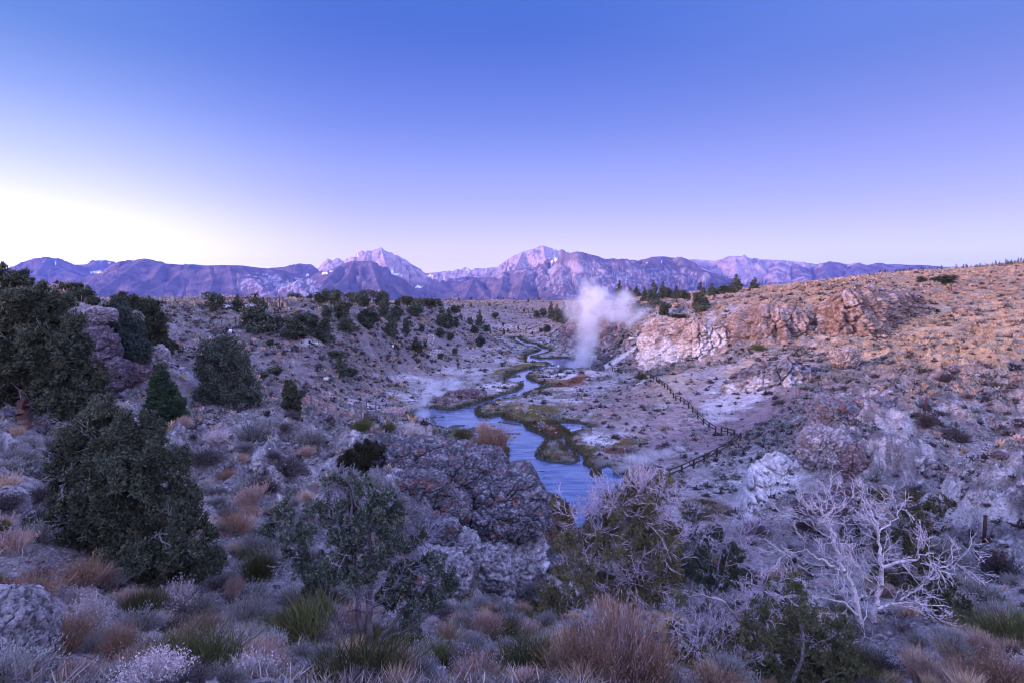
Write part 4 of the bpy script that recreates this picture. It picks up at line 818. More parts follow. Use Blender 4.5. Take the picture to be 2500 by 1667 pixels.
# ---------------------------------------------------------------- shrub prototypes (unit size: about 1 m across)
def shrub_mesh(kind, seed, full=True):
    rg = np.random.default_rng(seed); g = Geo(); z = lambda n: np.zeros((n, 3))
    def dome(n, rr=1.0, up=.15):
        d = rdir(rg, n); d[:, 2] = np.abs(d[:, 2]) * .9 + up; return d / np.linalg.norm(d, axis=1)[:, None]
    if kind == 'sage':
        n = 420 if full else 26; d = dome(n); base = rg.normal(size=(n, 3)) * (.05, .05, .0); L = rg.uniform(.33, .56, n)
        if full: blades(g, base, d, L, .006, pal_pick(rg, n, [(.16,.13,.13),(.20,.17,.17)]), rg)
        m = n * 9 if full else n * 2; k = rg.integers(0, n, m); t = rg.uniform(.45, 1.05, m)[:, None]; p = base[k] + d[k] * L[k][:, None] * t + rdir(rg, m) * .035
        s_ = .036 if full else .17
        tri(g, p, d[k] + rdir(rg, m) * .6 + (0, 0, .5), rg.uniform(.7, 1.3, m) * s_, s_ * (.16 if full else .3), pal_pick(rg, m, [(.25,.26,.24),(.32,.33,.30),(.19,.20,.20),(.36,.33,.29)]), rg)
    elif kind == 'dark':
        n = 460 if full else 26; d = dome(n, up=.1); base = rg.normal(size=(n, 3)) * (.08, .08, 0); L = rg.uniform(.25, .5, n)
        blades(g, base, d, L, .005 if full else .035, pal_pick(rg, n, [(.10,.075,.075),(.13,.10,.10),(.075,.06,.065)]), rg)
        m = n * 4 if full else n * 2; k = rg.integers(0, n, m); t = rg.uniform(.4, 1.0, m)[:, None]; p = base[k] + d[k] * L[k][:, None] * t + rdir(rg, m) * .03
        s_ = .05 if full else .17
        tri(g, p, d[k] + rdir(rg, m), rg.uniform(.7, 1.3, m) * s_, s_ * (.16 if full else .3), pal_pick(rg, m, [(.085,.07,.075),(.06,.06,.058),(.11,.085,.085)]), rg)
    elif kind == 'rabbit':
        n = 900 if full else 30; d = dome(n, up=.7); base = rg.normal(size=(n, 3)) * (.10, .10, 0); L = rg.uniform(.4, .72, n)
        lo = pal_pick(rg, n, [(.25,.24,.25),(.30,.28,.28)]); hi = pal_pick(rg, n, [(.44,.27,.20),(.42,.31,.28),(.48,.36,.31),(.36,.22,.16)])
        blades(g, base, d, L, .0045 if full else .04, lo, rg, hi)
        if full:
            m = n * 3; k = rg.integers(0, n, m); t = rg.uniform(.65, 1.02, m)[:, None]; p = base[k] + d[k] * L[k][:, None] * t + rdir(rg, m) * .012
            tri(g, p, d[k] + rdir(rg, m) * .5, rg.uniform(.03, .06, m), .007, hi[k], rg)
    elif kind == 'pale':
        n = 480 if full else 26; d = dome(n, up=.4); base = rg.normal(size=(n, 3)) * (.06, .06, 0); L = rg.uniform(.4, .62, n)
        c = pal_pick(rg, n, [(.42,.35,.34),(.50,.42,.40),(.36,.30,.31)]); blades(g, base, d, L, .0035 if full else .03, c, rg)
        if full:
            m = n * 5; k = rg.integers(0, n, m); t = rg.uniform(.6, 1.02, m)[:, None]; p = base[k] + d[k] * L[k][:, None] * t + rdir(rg, m) * .02
            tri(g, p, d[k] * .4 + rdir(rg, m), rg.uniform(.02, .05, m), .008, pal_pick(rg, m, [(.56,.48,.46),(.48,.40,.40)]), rg)
    elif kind == 'broom':
        n = 1800 if full else 60; d = dome(n, up=.75); base = rg.normal(size=(n, 3)) * (.22, .22, 0); L = rg.uniform(.35, .7, n)
        c = pal_pick(rg, n, [(.055,.062,.020),(.075,.080,.024),(.040,.048,.018),(.095,.090,.03)]); blades(g, base, d, L, .004 if full else .03, c, rg, c * 1.25)
    elif kind == 'grass':
        n = 420 if full else 20; d = dome(n, up=.9); base = rg.normal(size=(n, 3)) * (.07, .07, 0); L = rg.uniform(.3, .6, n)
        c = pal_pick(rg, n, [(.48,.34,.22),(.42,.28,.18),(.55,.42,.30)]); blades(g, base, d, L, .0035 if full else .035, c, rg)
    elif kind == 'redbrush':
        n = 900 if full else 30; d = dome(n, up=.5); base = rg.normal(size=(n, 3)) * (.14, .14, 0); L = rg.uniform(.4, .75, n)
        c = pal_pick(rg, n, [(.20,.12,.11),(.26,.17,.15),(.16,.10,.10)]); blades(g, base, d, L, .0035 if full else .03, c, rg, pal_pick(rg, n, [(.30,.17,.12),(.24,.12,.09),(.22,.17,.10)]))
        if full:
            m = n * 3; k = rg.integers(0, n, m); t = rg.uniform(.5, 1.02, m)[:, None]; p = base[k] + d[k] * L[k][:, None] * t + rdir(rg, m) * .02
            tri(g, p, d[k] + rdir(rg, m), rg.uniform(.02, .05, m), .006, pal_pick(rg, m, [(.30,.20,.12),(.20,.16,.09),(.36,.18,.12)]), rg)
    return g
KINDS = {'sage': ('sagebrush', 'grey-green sagebrush'), 'dark': ('dark_shrub', 'dark twiggy shrub'), 'rabbit': ('rabbitbrush', 'orange-tipped rabbitbrush'), 'pale': ('dry_bush', 'pale dry bush'),
         'broom': ('ephedra_bush', 'dark green broom-like bush'), 'grass': ('grass_tuft', 'straw-coloured grass tuft'), 'redbrush': ('red_brush', 'reddish brown brush')}
PROTO = {k: [shrub_mesh(k, 100 + i * 7 + len(k)).mesh(k + '_shrub') for i in range(4 if k in ('sage', 'dark', 'rabbit') else 2)] for k in KINDS}
for k in PROTO:
    for me in PROTO[k]: me.materials.append(M_shrub)
LANDMARKS = [('the giant left juniper', 60, 850), ('the big foreground juniper on the left', 330, 1220), ('the pointed green juniper', 395, 970), ('the slender dark juniper', 710, 980), ('the two-lobed juniper on the left slope', 550, 910),
    ('the dark central outcrop', 1180, 1200), ('the multi-stemmed central juniper', 880, 1380), ('the half-bare juniper', 1540, 1300), ('the silver dead tree', 2130, 1400), ('the mauve rock mass', 2110, 1140), ('the white rock apron', 1890, 1190),
    ('the fence corner', 1808, 1060), ('the two-tone cliff', 1610, 850), ('the fluted rock band', 1880, 920), ('the highest brown crag', 2100, 770), ('the creek path sign', 796, 934), ('the bottom left boulder', 20, 1580),
    ('the right edge bluff', 2420, 1260), ('the steam column', 1440, 800), ('the creek path railing', 940, 1010), ('the round bush low in the middle', 895, 1120), ('the twin buildings', 660, 740), ('the broad bottom juniper', 1900, 1520), ('the orange-tipped bush at the bottom', 1480, 1600)]
_used = {}
def auto_label(kind, x, y, size):
    b = min(LANDMARKS, key=lambda l: math.hypot(l[1] - x, (l[2] - y) * 1.3)); dx, dy = x - b[1], y - b[2]; dd = math.hypot(dx, dy)
    if dd < 30: rel = 'right at'
    else:
        h = 'left of' if dx < 0 else 'right of'; v = 'above' if dy < 0 else 'below'; a = abs(dy) / (abs(dx) + 1e-6)
        rel = v if a > 2.4 else (h if a < .4 else v + ' and ' + h)
        rel = ('just ' if dd < 90 else ('' if dd < 190 else 'well ')) + rel
    sz = 'small' if size < .5 else ('large' if size > .85 else 'medium'); lab = '%s %s %s %s' % (sz, KINDS[kind][1], rel, b[0]); lab = lab.replace('well ', '') if len(lab.split()) > 14 else lab; n = _used.get(lab, 0); _used[lab] = n + 1
    if n and len(lab.split()) < 12: lab += ', ' + ['second', 'third', 'fourth', 'fifth', 'sixth', 'seventh', 'eighth', 'ninth', 'tenth'][min(n - 1, 8)] + ''
    return lab
def put_shrub(kind, p, w, h, rg, label=None):
    me = PROTO[kind][rg.integers(0, len(PROTO[kind]))]; o = bpy.data.objects.new(KINDS[kind][0], me); link(o)
    o.location = (p[0], p[1], p[2] - .03); o.rotation_euler = (rg.normal() * .14, rg.normal() * .14, rg.uniform(0, 6.28)); o.scale = (w * rg.uniform(.8, 1.25), w * rg.uniform(.8, 1.25), h * rg.uniform(.85, 1.15))
    px, py = project(np.array(p)); tag(o, label or auto_label(kind, float(px), float(py), w), 'grass' if kind == 'grass' else 'shrub', KINDS[kind][0].replace('_', ' ') + ' plants dotted over the slopes')
    return o
def shrub_scatter():
    rg = np.random.default_rng(21)
    # explicit ones read off the photograph: kind, x, y base, width px, height px
    EX = [('sage',1650,1700,150,90),('redbrush',1750,1730,160,90),('dark',2150,1640,120,60),('rabbit',2260,1690,120,90),('sage',2330,1600,130,70),('broom',2080,1690,120,70),('sage',2440,1520,120,60),('rabbit',262,1440,62,62),('pale',440,1490,125,115),('pale',190,1470,80,60),('redbrush',150,1590,150,130),('broom',350,1500,80,85),('broom',470,1660,240,120),('rabbit',330,1690,110,95),('rabbit',170,1690,110,75),
          ('rabbit',635,1700,130,140),('broom',720,1570,200,110),('redbrush',300,1600,110,110),('broom',860,1690,230,150),('rabbit',975,1680,110,110),('pale',560,1620,110,120),('grass',1090,1560,110,60),('rabbit',1165,1700,150,90),
          ('broom',1290,1650,180,120),('sage',1030,1660,100,90),('grass',1345,1590,110,75),('redbrush',1420,1700,180,190),('redbrush',1560,1720,220,220),('rabbit',1500,1690,200,230),('broom',2470,1580,190,80),('redbrush',2440,1680,170,130),('rabbit',2400,1600,70,70),
          ('sage',600,1520,110,70),('redbrush',60,1480,130,110),('sage',230,1590,70,60),('rabbit',575,1470,50,70),('sage',620,1470,110,60),('sage',520,1610,80,70),('rabbit',1120,1530,60,40),('pale',800,1660,70,60),
          ('broom',1210,1560,100,50),('sage',2380,1470,150,70),('dark',2440,1400,110,70),('pale',2330,1490,110,60),('dark',2180,1420,80,40),('sage',2300,1360,100,50),('broom',1130,1070,50,40),('broom',945,1052,36,30),('broom',885,1045,40,30),
          ('sage',130,1170,120,60),('sage',60,1140,110,60),('dark',100,1215,90,50),('redbrush',605,1265,60,50),('dark',560,1275,60,50),('dark',640,1195,100,50),('dark',700,1150,120,50),('redbrush',900,1560,60,60),
          ('pale',1010,1065,60,40),('redbrush',1205,1095,90,60),('rabbit',1180,1075,40,50),('dark',690,1330,60,40),('pale',530,1080,60,40),('dark',500,1130,110,50),('sage',760,1090,100,60),('sage',620,1080,110,60),
          ('dark',2265,1040,70,40),('dark',2330,1075,90,40),('dark',1870,1040,40,18),('dark',2310,930,60,30),('broom',1850,855,26,18),('dark',2260,1000,50,26),('dark',1905,985,40,16),('dark',1790,1085,30,16),('grass',2355,1105,30,18),
          ('dark',1540,1110,40,20),('broom',1570,925,30,20),('dark',1990,1060,60,24),('dark',2230,1210,70,40),('dark',1930,1345,50,22),('dark',1850,1300,90,30),('dark',1965,1290,70,30)]
    n_ind = {k: 0 for k in KINDS}
    for k, x, y, w, h in EX:
        p = hit(min(x, 2480), min(y, 1660)); 
        if y > 1660: q = F(x, y, max(p[1] * .93, 2.9)); p = np.array((q[0], q[1], height(q[:1], q[1:2])[0]))
        m = mpp(p[1]); hs = {'sage': .5, 'dark': .45, 'rabbit': .66, 'pale': .6, 'broom': .66, 'grass': .6, 'redbrush': .72}[k]
        put_shrub(k, p, w * m / 1.0, h * m / hs, rg); n_ind[k] += 1
    # the rest by chance
    N = 340000; az = rg.uniform(-.80, .80, N); r = 3.2 * (650 / 3.2) ** (rg.uniform(0, 1, N) ** .47); X, Y = np.sin(az) * r, np.cos(az) * r
    rd = river_dist(X, Y); Z = height(X, Y, rd); px, py = project(np.stack([X, Y, Z], -1))
    dens = sstep(-.36, .22, fbm(xy0(X, Y, 1 / 5.), 3) + .25 * fbm(xy0(X, Y, 1 / 40.), 2)); keep = rg.uniform(0, 1, N) < dens * .97 + .05
    keep &= (rd > 1.5) & ((px > -120) & (px < 2620) & (py < 1800))
    bare = np.zeros(N)
    for x, y, rx, ry, col, s, ang in PATCH:
        if col in (SINTER, MARSH, RUST) or (col[0] > .35 and s > .55 and 1500 < x < 1900 and y > 940) or (x < 1000 and y > 940):
            dx, dy = px - x, py - y; c_, s_ = math.cos(ang), math.sin(ang); q = np.hypot((dx * c_ + dy * s_) / rx, (-dx * s_ + dy * c_) / ry); bare = np.maximum(bare, (q < 1.0) * (.93 if col is not SINTER else .8) * min(1, s + .15))
    flat = (Z < 1.6) & (Y < 400); bare = np.maximum(bare, flat * .8)
    scree = np.hypot((px - 1610) / 350, (py - 1035 + .3 * (px - 1610)) / 110) < 1; bare = np.maximum(bare, scree * .90)
    keep &= rg.uniform(0, 1, N) > bare
    idx = np.nonzero(keep)[0]
    # thin out by spacing: fewer per square metre close by
    cell = np.floor(np.stack([X, Y], -1)[idx] / .60).astype(np.int64); key = cell[:, 0] * 100003 + cell[:, 1]; _, u = np.unique(key, return_index=True); idx = idx[u]; rg.shuffle(idx)
    size = (.30 + .85 * rg.uniform(0, 1, N) ** 1.8)
    size = np.where(r < 16, size * (.45 + .55 * r / 16), size)
    right = px > 1350; upper = sstep(6, 20, Z)
    roll = rg.uniform(0, 1, N); kd = np.full(N, 'sage', dtype=object)
    kd[roll < .34] = 'dark'; kd[(roll > .91)] = 'rabbit'; kd[(roll > .83) & (roll <= .91)] = 'pale'; kd[(roll > .97)] = 'broom'; kd[(roll > .80) & (roll <= .84)] = 'redbrush'
    gr = right & (upper > .3) & (rg.uniform(0, 1, N) < .55); kd[gr] = 'grass'
    gr2 = (~right) & (rg.uniform(0, 1, N) < .10); kd[gr2] = 'grass'
    ang_size = size[idx] / r[idx]; order = idx[np.argsort(-ang_size)]
    lim = {'sage': 230, 'dark': 200, 'rabbit': 70, 'pale': 50, 'broom': 24, 'redbrush': 40, 'grass': 110}; cnt = {k: 0 for k in KINDS}; rest = []
    for i in order:
        k = kd[i]
        if cnt[k] < lim[k] and py[i] < 1690 and -40 < px[i] < 2540: cnt[k] += 1; put_shrub(k, (X[i], Y[i], Z[i]), size[i], size[i] * rg.uniform(.75, 1.1), rg)
        else: rest.append(i)
    rest = np.array(rest); 
    names = {'sage': ('sagebrush_cover', 'low grey-green sagebrush covering the slopes and plateau'), 'dark': ('brush_cover', 'low dark brown twiggy brush speckling the slopes'), 'grass': ('dry_grass', 'dry straw-coloured bunch grass on the right hill and plateau'), 'rabbit': ('rabbitbrush_cover', 'scattered orange-tipped rabbitbrush far off on the slopes')}
    for K, src in (('sage', ('sage', 'pale')), ('dark', ('dark', 'broom', 'redbrush')), ('grass', ('grass',)), ('rabbit', ('rabbit',))):
        ii = rest[np.isin(kd[rest].astype(str), src) & (r[rest] > 16)]; ii = ii[:48000]; lows = [shrub_mesh(K, 500 + q, False) for q in range(5)]; g = Geo()
        for q, lo in enumerate(lows):
            jj = ii[q::5]
            if not len(jj): continue
            v = np.concatenate(lo.v); c = np.concatenate(lo.c); f = np.concatenate(lo.f[3]); a = rg.uniform(0, 6.28, len(jj)); s_ = size[jj] * (1 + np.clip((r[jj] - 30) / 110, 0, 1.3))
            ca_, sa_ = np.cos(a)[:, None], np.sin(a)[:, None]; vx = v[None, :, 0] * ca_ - v[None, :, 1] * sa_; vy = v[None, :, 0] * sa_ + v[None, :, 1] * ca_
            W = np.stack([X[jj][:, None] + vx * s_[:, None], Y[jj][:, None] + vy * s_[:, None], Z[jj][:, None] - .03 + v[None, :, 2] * s_[:, None] * .9], -1).reshape(-1, 3)
            ff = (f[None] + (np.arange(len(jj)) * len(v))[:, None, None]).reshape(-1, 3)
            cc = (c[None] * rg.uniform(.7, 1.3, len(jj))[:, None, None]).reshape(-1, 3); g.add(W, ff, cc)
        tag(obj(names[K][0], g.mesh(names[K][0]), M_shrub), names[K][1], 'ground cover', kind='stuff')
    print('shrubs', cnt, len(rest))
shrub_scatter()

# ---------------------------------------------------------------- trees
PALEW = (.58, .51, .53); GREYW = (.30, .27, .29); REDB = (.165, .105, .09)
def tree_px(name, label, base, lobes, n, size, cols, cat='tree', group='junipers and pines', trunks=(), wood=REDB, fan=4, hole=-.25, hs=.55, dz=.9, seed=1, twigs=(), twigcol=PALEW, twiglen=.8, extra=None, inner=.5, depthr=1.0):
    """a tree traced from the photograph and given real depth: lobes are x, y, rx, ry in pixels"""
    rg = np.random.default_rng(seed); D = base[1]; m = mpp(D); B = np.array(base); root = empty(name, B); tag(root, label, cat, group)
    L3 = []
    for l in lobes:
        x, y, rx, ry = l[:4]; off = (l[4] if len(l) > 4 else rg.uniform(-dz, dz)) * m * (rx + ry) * .35
        c = F(x, y, D + off) - B; L3.append((*c, rx * m, (rx + ry) * .5 * m * depthr, ry * m))
    g = Geo(); out = []
    for t in trunks:
        pts = [F(x, y, D) - B + (0, rg.normal() * .04 if i else 0, 0) for i, (x, y) in enumerate(t[0])]; pts[0][2] = min(pts[0][2], -.15) if len(t) < 3 else pts[0][2]
        limb(pts, np.linspace(t[1], t[1] * .35, len(pts)), out, rg, kids=5, depth=1, L=twiglen, wiggle=.02)
    # limbs running up into each lobe
    if trunks:
        tp = [F(x, y, D) - B for t in trunks for x, y in t[0]]
        for l in L3:
            c = np.array(l[:3]); cand = [q for q in tp if q[2] < c[2] + .1] or tp; q = min(cand, key=lambda q: np.linalg.norm(q - c)); r = .018 * (1 + np.linalg.norm(q - c)) 
            limb([q, (q + c) / 2 + rg.normal(size=3) * .05, c], [r, r * .7, r * .4], out, rg, kids=3, depth=1, L=twiglen * .6, wiggle=.02)
    branch_geo(g, out, wood, rg)
    if g.n: obj('trunk', g.mesh('trunk'), M_bark if wood is REDB else M_twig, root)
    if n:
        g = Geo(); foliage(g, L3, int(n * 1.5), size * .9, cols, rg, fan, hole + .05, hs * .8, upb=.6, inner=inner); obj('crown', g.mesh('crown'), M_leaf, root)
    if twigs:
        g = Geo(); out = []
        for x, y, rx, ry, k in twigs:
            c = F(x, y + ry * .5, D) - B; s_ = (rx + ry) * .5 * m
            for _ in range(k):
                d = rdir(rg, 1)[0] + (0, 0, .5); a = rdir(rg, 1)[0] * (rx * m, rx * m, ry * m) * .45
                grow(c + a, d, s_ * rg.uniform(.8, 1.5), .013, rg, 2, out, wander=.2, up=.05, kids=(3, 6), nseg=5, shrink=.62, rmin=.0025 + .0002 * D, spread=.65)
        branch_geo(g, out, twigcol, rg); obj('bare_twigs', g.mesh('bare_twigs'), M_twig, root)
    return root
def build_trees():
    # the far and middle distance: shared crowns, every tree an object of its own
    def proto(kind, seed, n, size):
        rg = np.random.default_rng(seed); L = []
        if kind == 'round':
            for k in range(9): a = rg.uniform(0, 6.28); q = rg.uniform(.0, .2); z = rg.uniform(.22, .8); L.append((q * math.cos(a), q * math.sin(a), z, .17 + .08 * (1 - abs(z - .5)), .2, .16))
            L.append((0, 0, .45, .25, .25, .36))
        elif kind == 'cone':
            for k in range(9): z = .12 + .86 * k / 8.; w = .33 * (1 - z) ** .8 + .03; a = rg.uniform(0, 6.28); L.append((w * .3 * math.cos(a), w * .3 * math.sin(a), z, w, w, .09))
            for k in range(7): z = rg.uniform(.15, .6); w = .33 * (1 - z); a = rg.uniform(0, 6.28); L.append((w * .8 * math.cos(a), w * .8 * math.sin(a), z, .11, .11, .07))
        else:
            for k in range(11): z = rg.uniform(.14, .88); q = .3 * (1 - z) ** .5 * rg.uniform(.2, 1); a = rg.uniform(0, 6.28); L.append((q * math.cos(a), q * math.sin(a), z, rg.uniform(.10, .17), rg.uniform(.10, .17), rg.uniform(.09, .16)))
            L.append((0, 0, .42, .2, .2, .36))
        g = Geo(); foliage(g, L, int(n * 1.4), size, GREEN + BLUEG[:1], rg, 4, -.4, .14, upb=.6, inner=.45, plume=8, wr=.24); crown = g.mesh('crown'); crown.materials.append(M_leaf)
        g = Geo(); out = []; limb([(0, 0, -.06), (.01, 0, .2), (0, .01, .5), (0, 0, .85)], [.035, .028, .018, .006], out, rg, kids=8, depth=1, L=.22, wiggle=.006, rmin=.002); branch_geo(g, out, REDB, rg); trunk = g.mesh('trunk'); trunk.materials.append(M_bark)
        return trunk, crown
    PR = {k: [proto(k, 60 + i + len(k), 2300, .042) for i in range(4)] for k in ('round', 'cone', 'lobed')}
    rg = np.random.default_rng(5)
    def put(x, yt, yb, hw, kind, D=None, label=None, name='juniper_tree', group='junipers and pines'):
        if D is None: p = hit(x, yb)
        else:
            Ds = D * np.geomspace(.72, 1.35, 60); q = np.array([F(x, yb, d) for d in Ds]); hz = height(q[:, 0], q[:, 1]); py = project(np.column_stack([q[:, :2], hz]))[1]
            cost = np.abs(py - yb) + 6 * np.abs(np.log(Ds / D)); k = cost.argmin(); p = np.array((q[k, 0], q[k, 1], hz[k]))
        D = p[1]; zt = F(x, yt, D)[2]; w = hw * mpp(D) / .36; h = min(max(zt - p[2], 1.0) * 1.02, hw * mpp(D) * (5.5 if kind == 'cone' else 4.2))
        tr, cr = PR[kind][rg.integers(0, 4)]; root = empty(name, p, rg.uniform(0, 6.28), (w * 1.38, w * 1.38, h * 1.12))
        tag(root, label, 'tree', group)
        for nm, me in (('trunk', tr), ('crown', cr)): o = bpy.data.objects.new(nm, me); link(o); o.parent = root
        return root
    T = [ # x, top, base, half width, kind, distance or None, label
     (525,716,766,20,'round',150,'round brown-green juniper standing before the plateau edge, left of the twin buildings'),
     (580,725,763,15,'cone',165,'dark conical tree just left of the largest slope tree below the twin buildings'),
     (630,731,812,36,'cone',None,'broad conical juniper on the left slope below the twin buildings'),
     (665,770,812,22,'round',None,'low dark bush joined to the right foot of the broad conical juniper'),
     (727,762,832,34,'lobed',None,'bluish rounded juniper above the white ground patch on the left slope'),
     (757,775,822,26,'lobed',None,'dark juniper touching the right side of the bluish rounded one'),
     (793,782,838,24,'lobed',None,'dark juniper at the right end of the white ground patch'),
     (707,800,832,20,'round',None,'low dark juniper at the left foot of the bluish rounded one'),
     (726,716,750,18,'round',230,'round juniper right of the twin buildings on the skyline'),
     (757,721,743,8,'lobed',260,'small slim juniper on the skyline, next right from the buildings tree'),
     (783,712,752,15,'round',215,'red-brown juniper at the left of the skyline trio'),(800,703,752,15,'round',220,'tallest juniper in the middle of the skyline trio'),(820,710,751,16,'round',218,'round juniper at the right of the skyline trio'),
     (798,743,782,15,'lobed',None,'bluish juniper below the skyline trio'),(841,723,788,20,'lobed',150,'grey-blue tall juniper right below the skyline trio'),(846,770,812,20,'cone',None,'blue-green conical juniper under the grey-blue tall one'),
     (861,713,743,11,'round',225,'small round juniper left of the brown skyline dome'),(886,710,754,20,'round',220,'broad brown domed juniper on the skyline above the left slope'),(900,750,806,23,'lobed',None,'dark juniper on the slope beneath the brown domed one'),
     (932,705,762,17,'round',210,'tall brown-topped juniper on the skyline, right of the domed one'),(941,725,780,14,'cone',175,'narrow grey juniper in front of the tall brown-topped one'),
     (955,762,828,15,'cone',None,'narrow dark juniper on the slope between two gullies'),(968,752,792,17,'lobed',None,'round juniper behind the narrow dark one on the slope'),(994,781,820,12,'lobed',None,'small dark juniper right of the narrow dark one'),
     (970,730,750,8,'round',225,'little round juniper on the skyline left of the twin domes'),(994,720,752,17,'round',220,'left of the twin dome junipers on the skyline'),(1018,727,768,14,'round',215,'right of the twin dome junipers on the skyline'),
     (1014,745,776,17,'lobed',190,'dark juniper below the twin domes'),(1050,727,750,18,'round',225,'wide low juniper on the skyline right of the twin domes'),(1072,733,751,8,'lobed',240,'small juniper right of the wide low skyline one'),
     (1030,790,812,8,'lobed',None,'slim juniper above the white spire'),(1078,758,797,14,'cone',None,'conical juniper high above the white spire'),(1096,758,802,12,'cone',None,'second conical juniper high above the white spire, further right'),(1113,776,800,9,'lobed',None,'small dark juniper right of the two conical ones'),
     (1111,743,765,11,'round',260,'round juniper on the plateau rim above the two conical ones'),(1171,762,797,9,'cone',None,'slim conical tree on the far slope of the upper gorge'),(1158,795,816,10,'round',None,'round juniper low on the far slope of the upper gorge'),
     (1187,793,813,11,'round',None,'pair-like round juniper low on the far slope, nearer the creek'),(1174,820,848,11,'lobed',None,'dark juniper standing above the upstream flat'),(1209,761,779,8,'round',None,'small juniper on the grey far hillside'),
     (1015,826,868,15,'lobed',None,'dark juniper at the left foot of the white spire'),(1043,829,856,9,'lobed',None,'slim juniper touching the white spire'),(1074,800,822,10,'round',None,'juniper just right above the white spire'),(1100,812,832,9,'round',None,'small juniper right of the white spire'),
     (832,872,918,17,'cone',None,'small conical juniper alone in the middle of the left slope'),(855,897,921,18,'round',None,'dark bush at the right foot of the lone conical juniper'),(822,852,876,25,'round',None,'wide low dark bush above the lone conical juniper'),
     (668,892,925,18,'round',None,'small round dark bush left of the orange scar on the left slope'),(660,828,846,9,'round',None,'small round bush above the large two-lobed juniper'),(735,800,826,9,'round',None,'small bush between the slope junipers'),
     (640,905,925,14,'round',None,'dark low bush beside the small round one'),(735,950,975,14,'round',None,'low dark bush right above the slender juniper'),
     (1512,692,728,9,'cone',300,'leftmost conifer of the group behind the steam'),(1536,704,730,9,'cone',285,'conifer second from left in the group behind the steam'),(1554,703,725,9,'cone',290,'conifer third from left in the group behind the steam'),
     (1573,705,738,9,'cone',270,'slim conifer left of the tallest dark pine behind the two-tone cliff'),(1595,694,748,14,'cone',260,'tallest dark pine above the left end of the two-tone cliff'),(1618,694,730,10,'cone',285,'pointed pine right of the tallest dark one'),
     (1631,703,731,11,'round',290,'round dark tree right of the pointed pine'),(1651,703,731,9,'cone',290,'dark pine in the middle of the ridge group'),(1671,708,734,12,'round',280,'round juniper at the right end of the ridge group'),
     (1710,701,760,18,'cone',225,'large dark pine standing alone right of the ridge group'),(1681,729,750,7,'cone',235,'small conifer left of the large lone pine'),(1737,697,727,12,'cone',280,'bushy conifer right of the large lone pine'),
     (1752,703,724,8,'round',280,'small round tree between the bushy conifer and the dark clump'),(1771,694,723,19,'round',275,'wide dark juniper left of the tallest ridge pine'),(1796,680,733,17,'cone',250,'tallest ridge pine with a ragged top'),(1813,704,726,10,'round',255,'low dark tree at the right foot of the ragged-topped pine'),
     (1841,684,720,14,'cone',255,'neat conical pine standing alone on the ridge'),(1858,711,720,7,'round',250,'tiny bush at the right foot of the neat conical pine'),
     (1622,735,783,15,'lobed',190,'dark pine growing on top of the two-tone cliff'),(1606,758,780,10,'round',188,'bush left of the pine on the two-tone cliff'),(1655,766,782,18,'round',185,'low juniper spread along the two-tone cliff top'),
     (1555,737,766,17,'lobed',215,'dark tree half hidden by steam above the cliff'),(1896,700,709,11,'round',230,'left of two round bushes on the ridge line'),(1929,695,708,12,'round',230,'right of two round bushes on the ridge line'),
     (2026,686,704,15,'round',215,'round green bush on the ridge above the highest crag'),(2250,675,692,10,'round',215,'smaller green bush near the ridge on the far right'),(2310,669,696,25,'round',205,'large round green bush near the ridge on the far right'),
     (1345,742,778,9,'cone',330,'tall dark conifer at the left of the clump above the creek bend'),(1360,750,786,9,'cone',322,'dark conifer in the clump above the creek bend'),(1376,745,790,11,'cone',300,'broad dark conifer beside the grey steam cliff'),(1390,752,796,10,'cone',285,'dark conifer touching the grey steam cliff'),
     (1328,752,776,8,'round',350,'small dark tree left of the creek-bend clump'),(1337,793,812,7,'round',None,'small dark conifer standing right above the upstream bend'),(1321,801,812,5,'round',None,'tiny dark bush above the upstream bend'),(1310,758,776,8,'round',360,'low dark tree on the slope left of the creek-bend clump')]
    for t in T:
        pine = 'pine' in t[6] or 'conifer' in t[6]; put(t[0], t[1], t[2], t[3], t[4], t[5], t[6], 'pine_tree' if pine else ('juniper_bush' if 'bush' in t[6] else 'juniper_tree'))
    # scattered little ones on the far hills, far plain treeline
    rr = np.random.default_rng(9); far = [(1100,757,440),(1130,752,470),(1150,748,480),(1195,742,500),(1212,740,520),(1235,743,500),(1262,741,510),(1280,745,480),(1300,737,560),(1320,741,520),(1345,737,540),(1365,744,470),(1228,755,430),(1205,772,380),(1180,778,370),(1240,768,380),(1265,758,420),(1285,765,390),(1300,782,350),(1135,775,350),(1090,775,330),(1120,735,620),(1150,731,640),(1175,731,630),(1215,733,640),(1255,735,600),(1290,733,620),
           (1330,790,340),(1230,790,350),(1255,800,330),(1145,805,310),(1125,820,260),(1150,836,240),(1075,745,420),(1052,752,380),(985,760,240),(1040,765,230),(1060,775,230),(1075,840,180),(1110,850,190)]
    for k, (x, y, D) in enumerate(far):
        q = F(x, y, D); p = np.array((q[0], q[1], height(q[:1], q[1:2])[0])); h = rr.uniform(2.4, 4.6); tr, cr = PR[('round', 'lobed', 'cone')[k % 3]][k % 4]
        root = empty('juniper_tree', p, rr.uniform(0, 6), (h * .9, h * .9, h)); tag(root, 'tiny dark juniper dotting the far hillside of the upper gorge', 'tree', 'tiny junipers on the far hillside')
        for nm, me in (('trunk', tr), ('crown', cr)): o = bpy.data.objects.new(nm, me); link(o); o.parent = root
    g = Geo(); rg2 = np.random.default_rng(31)
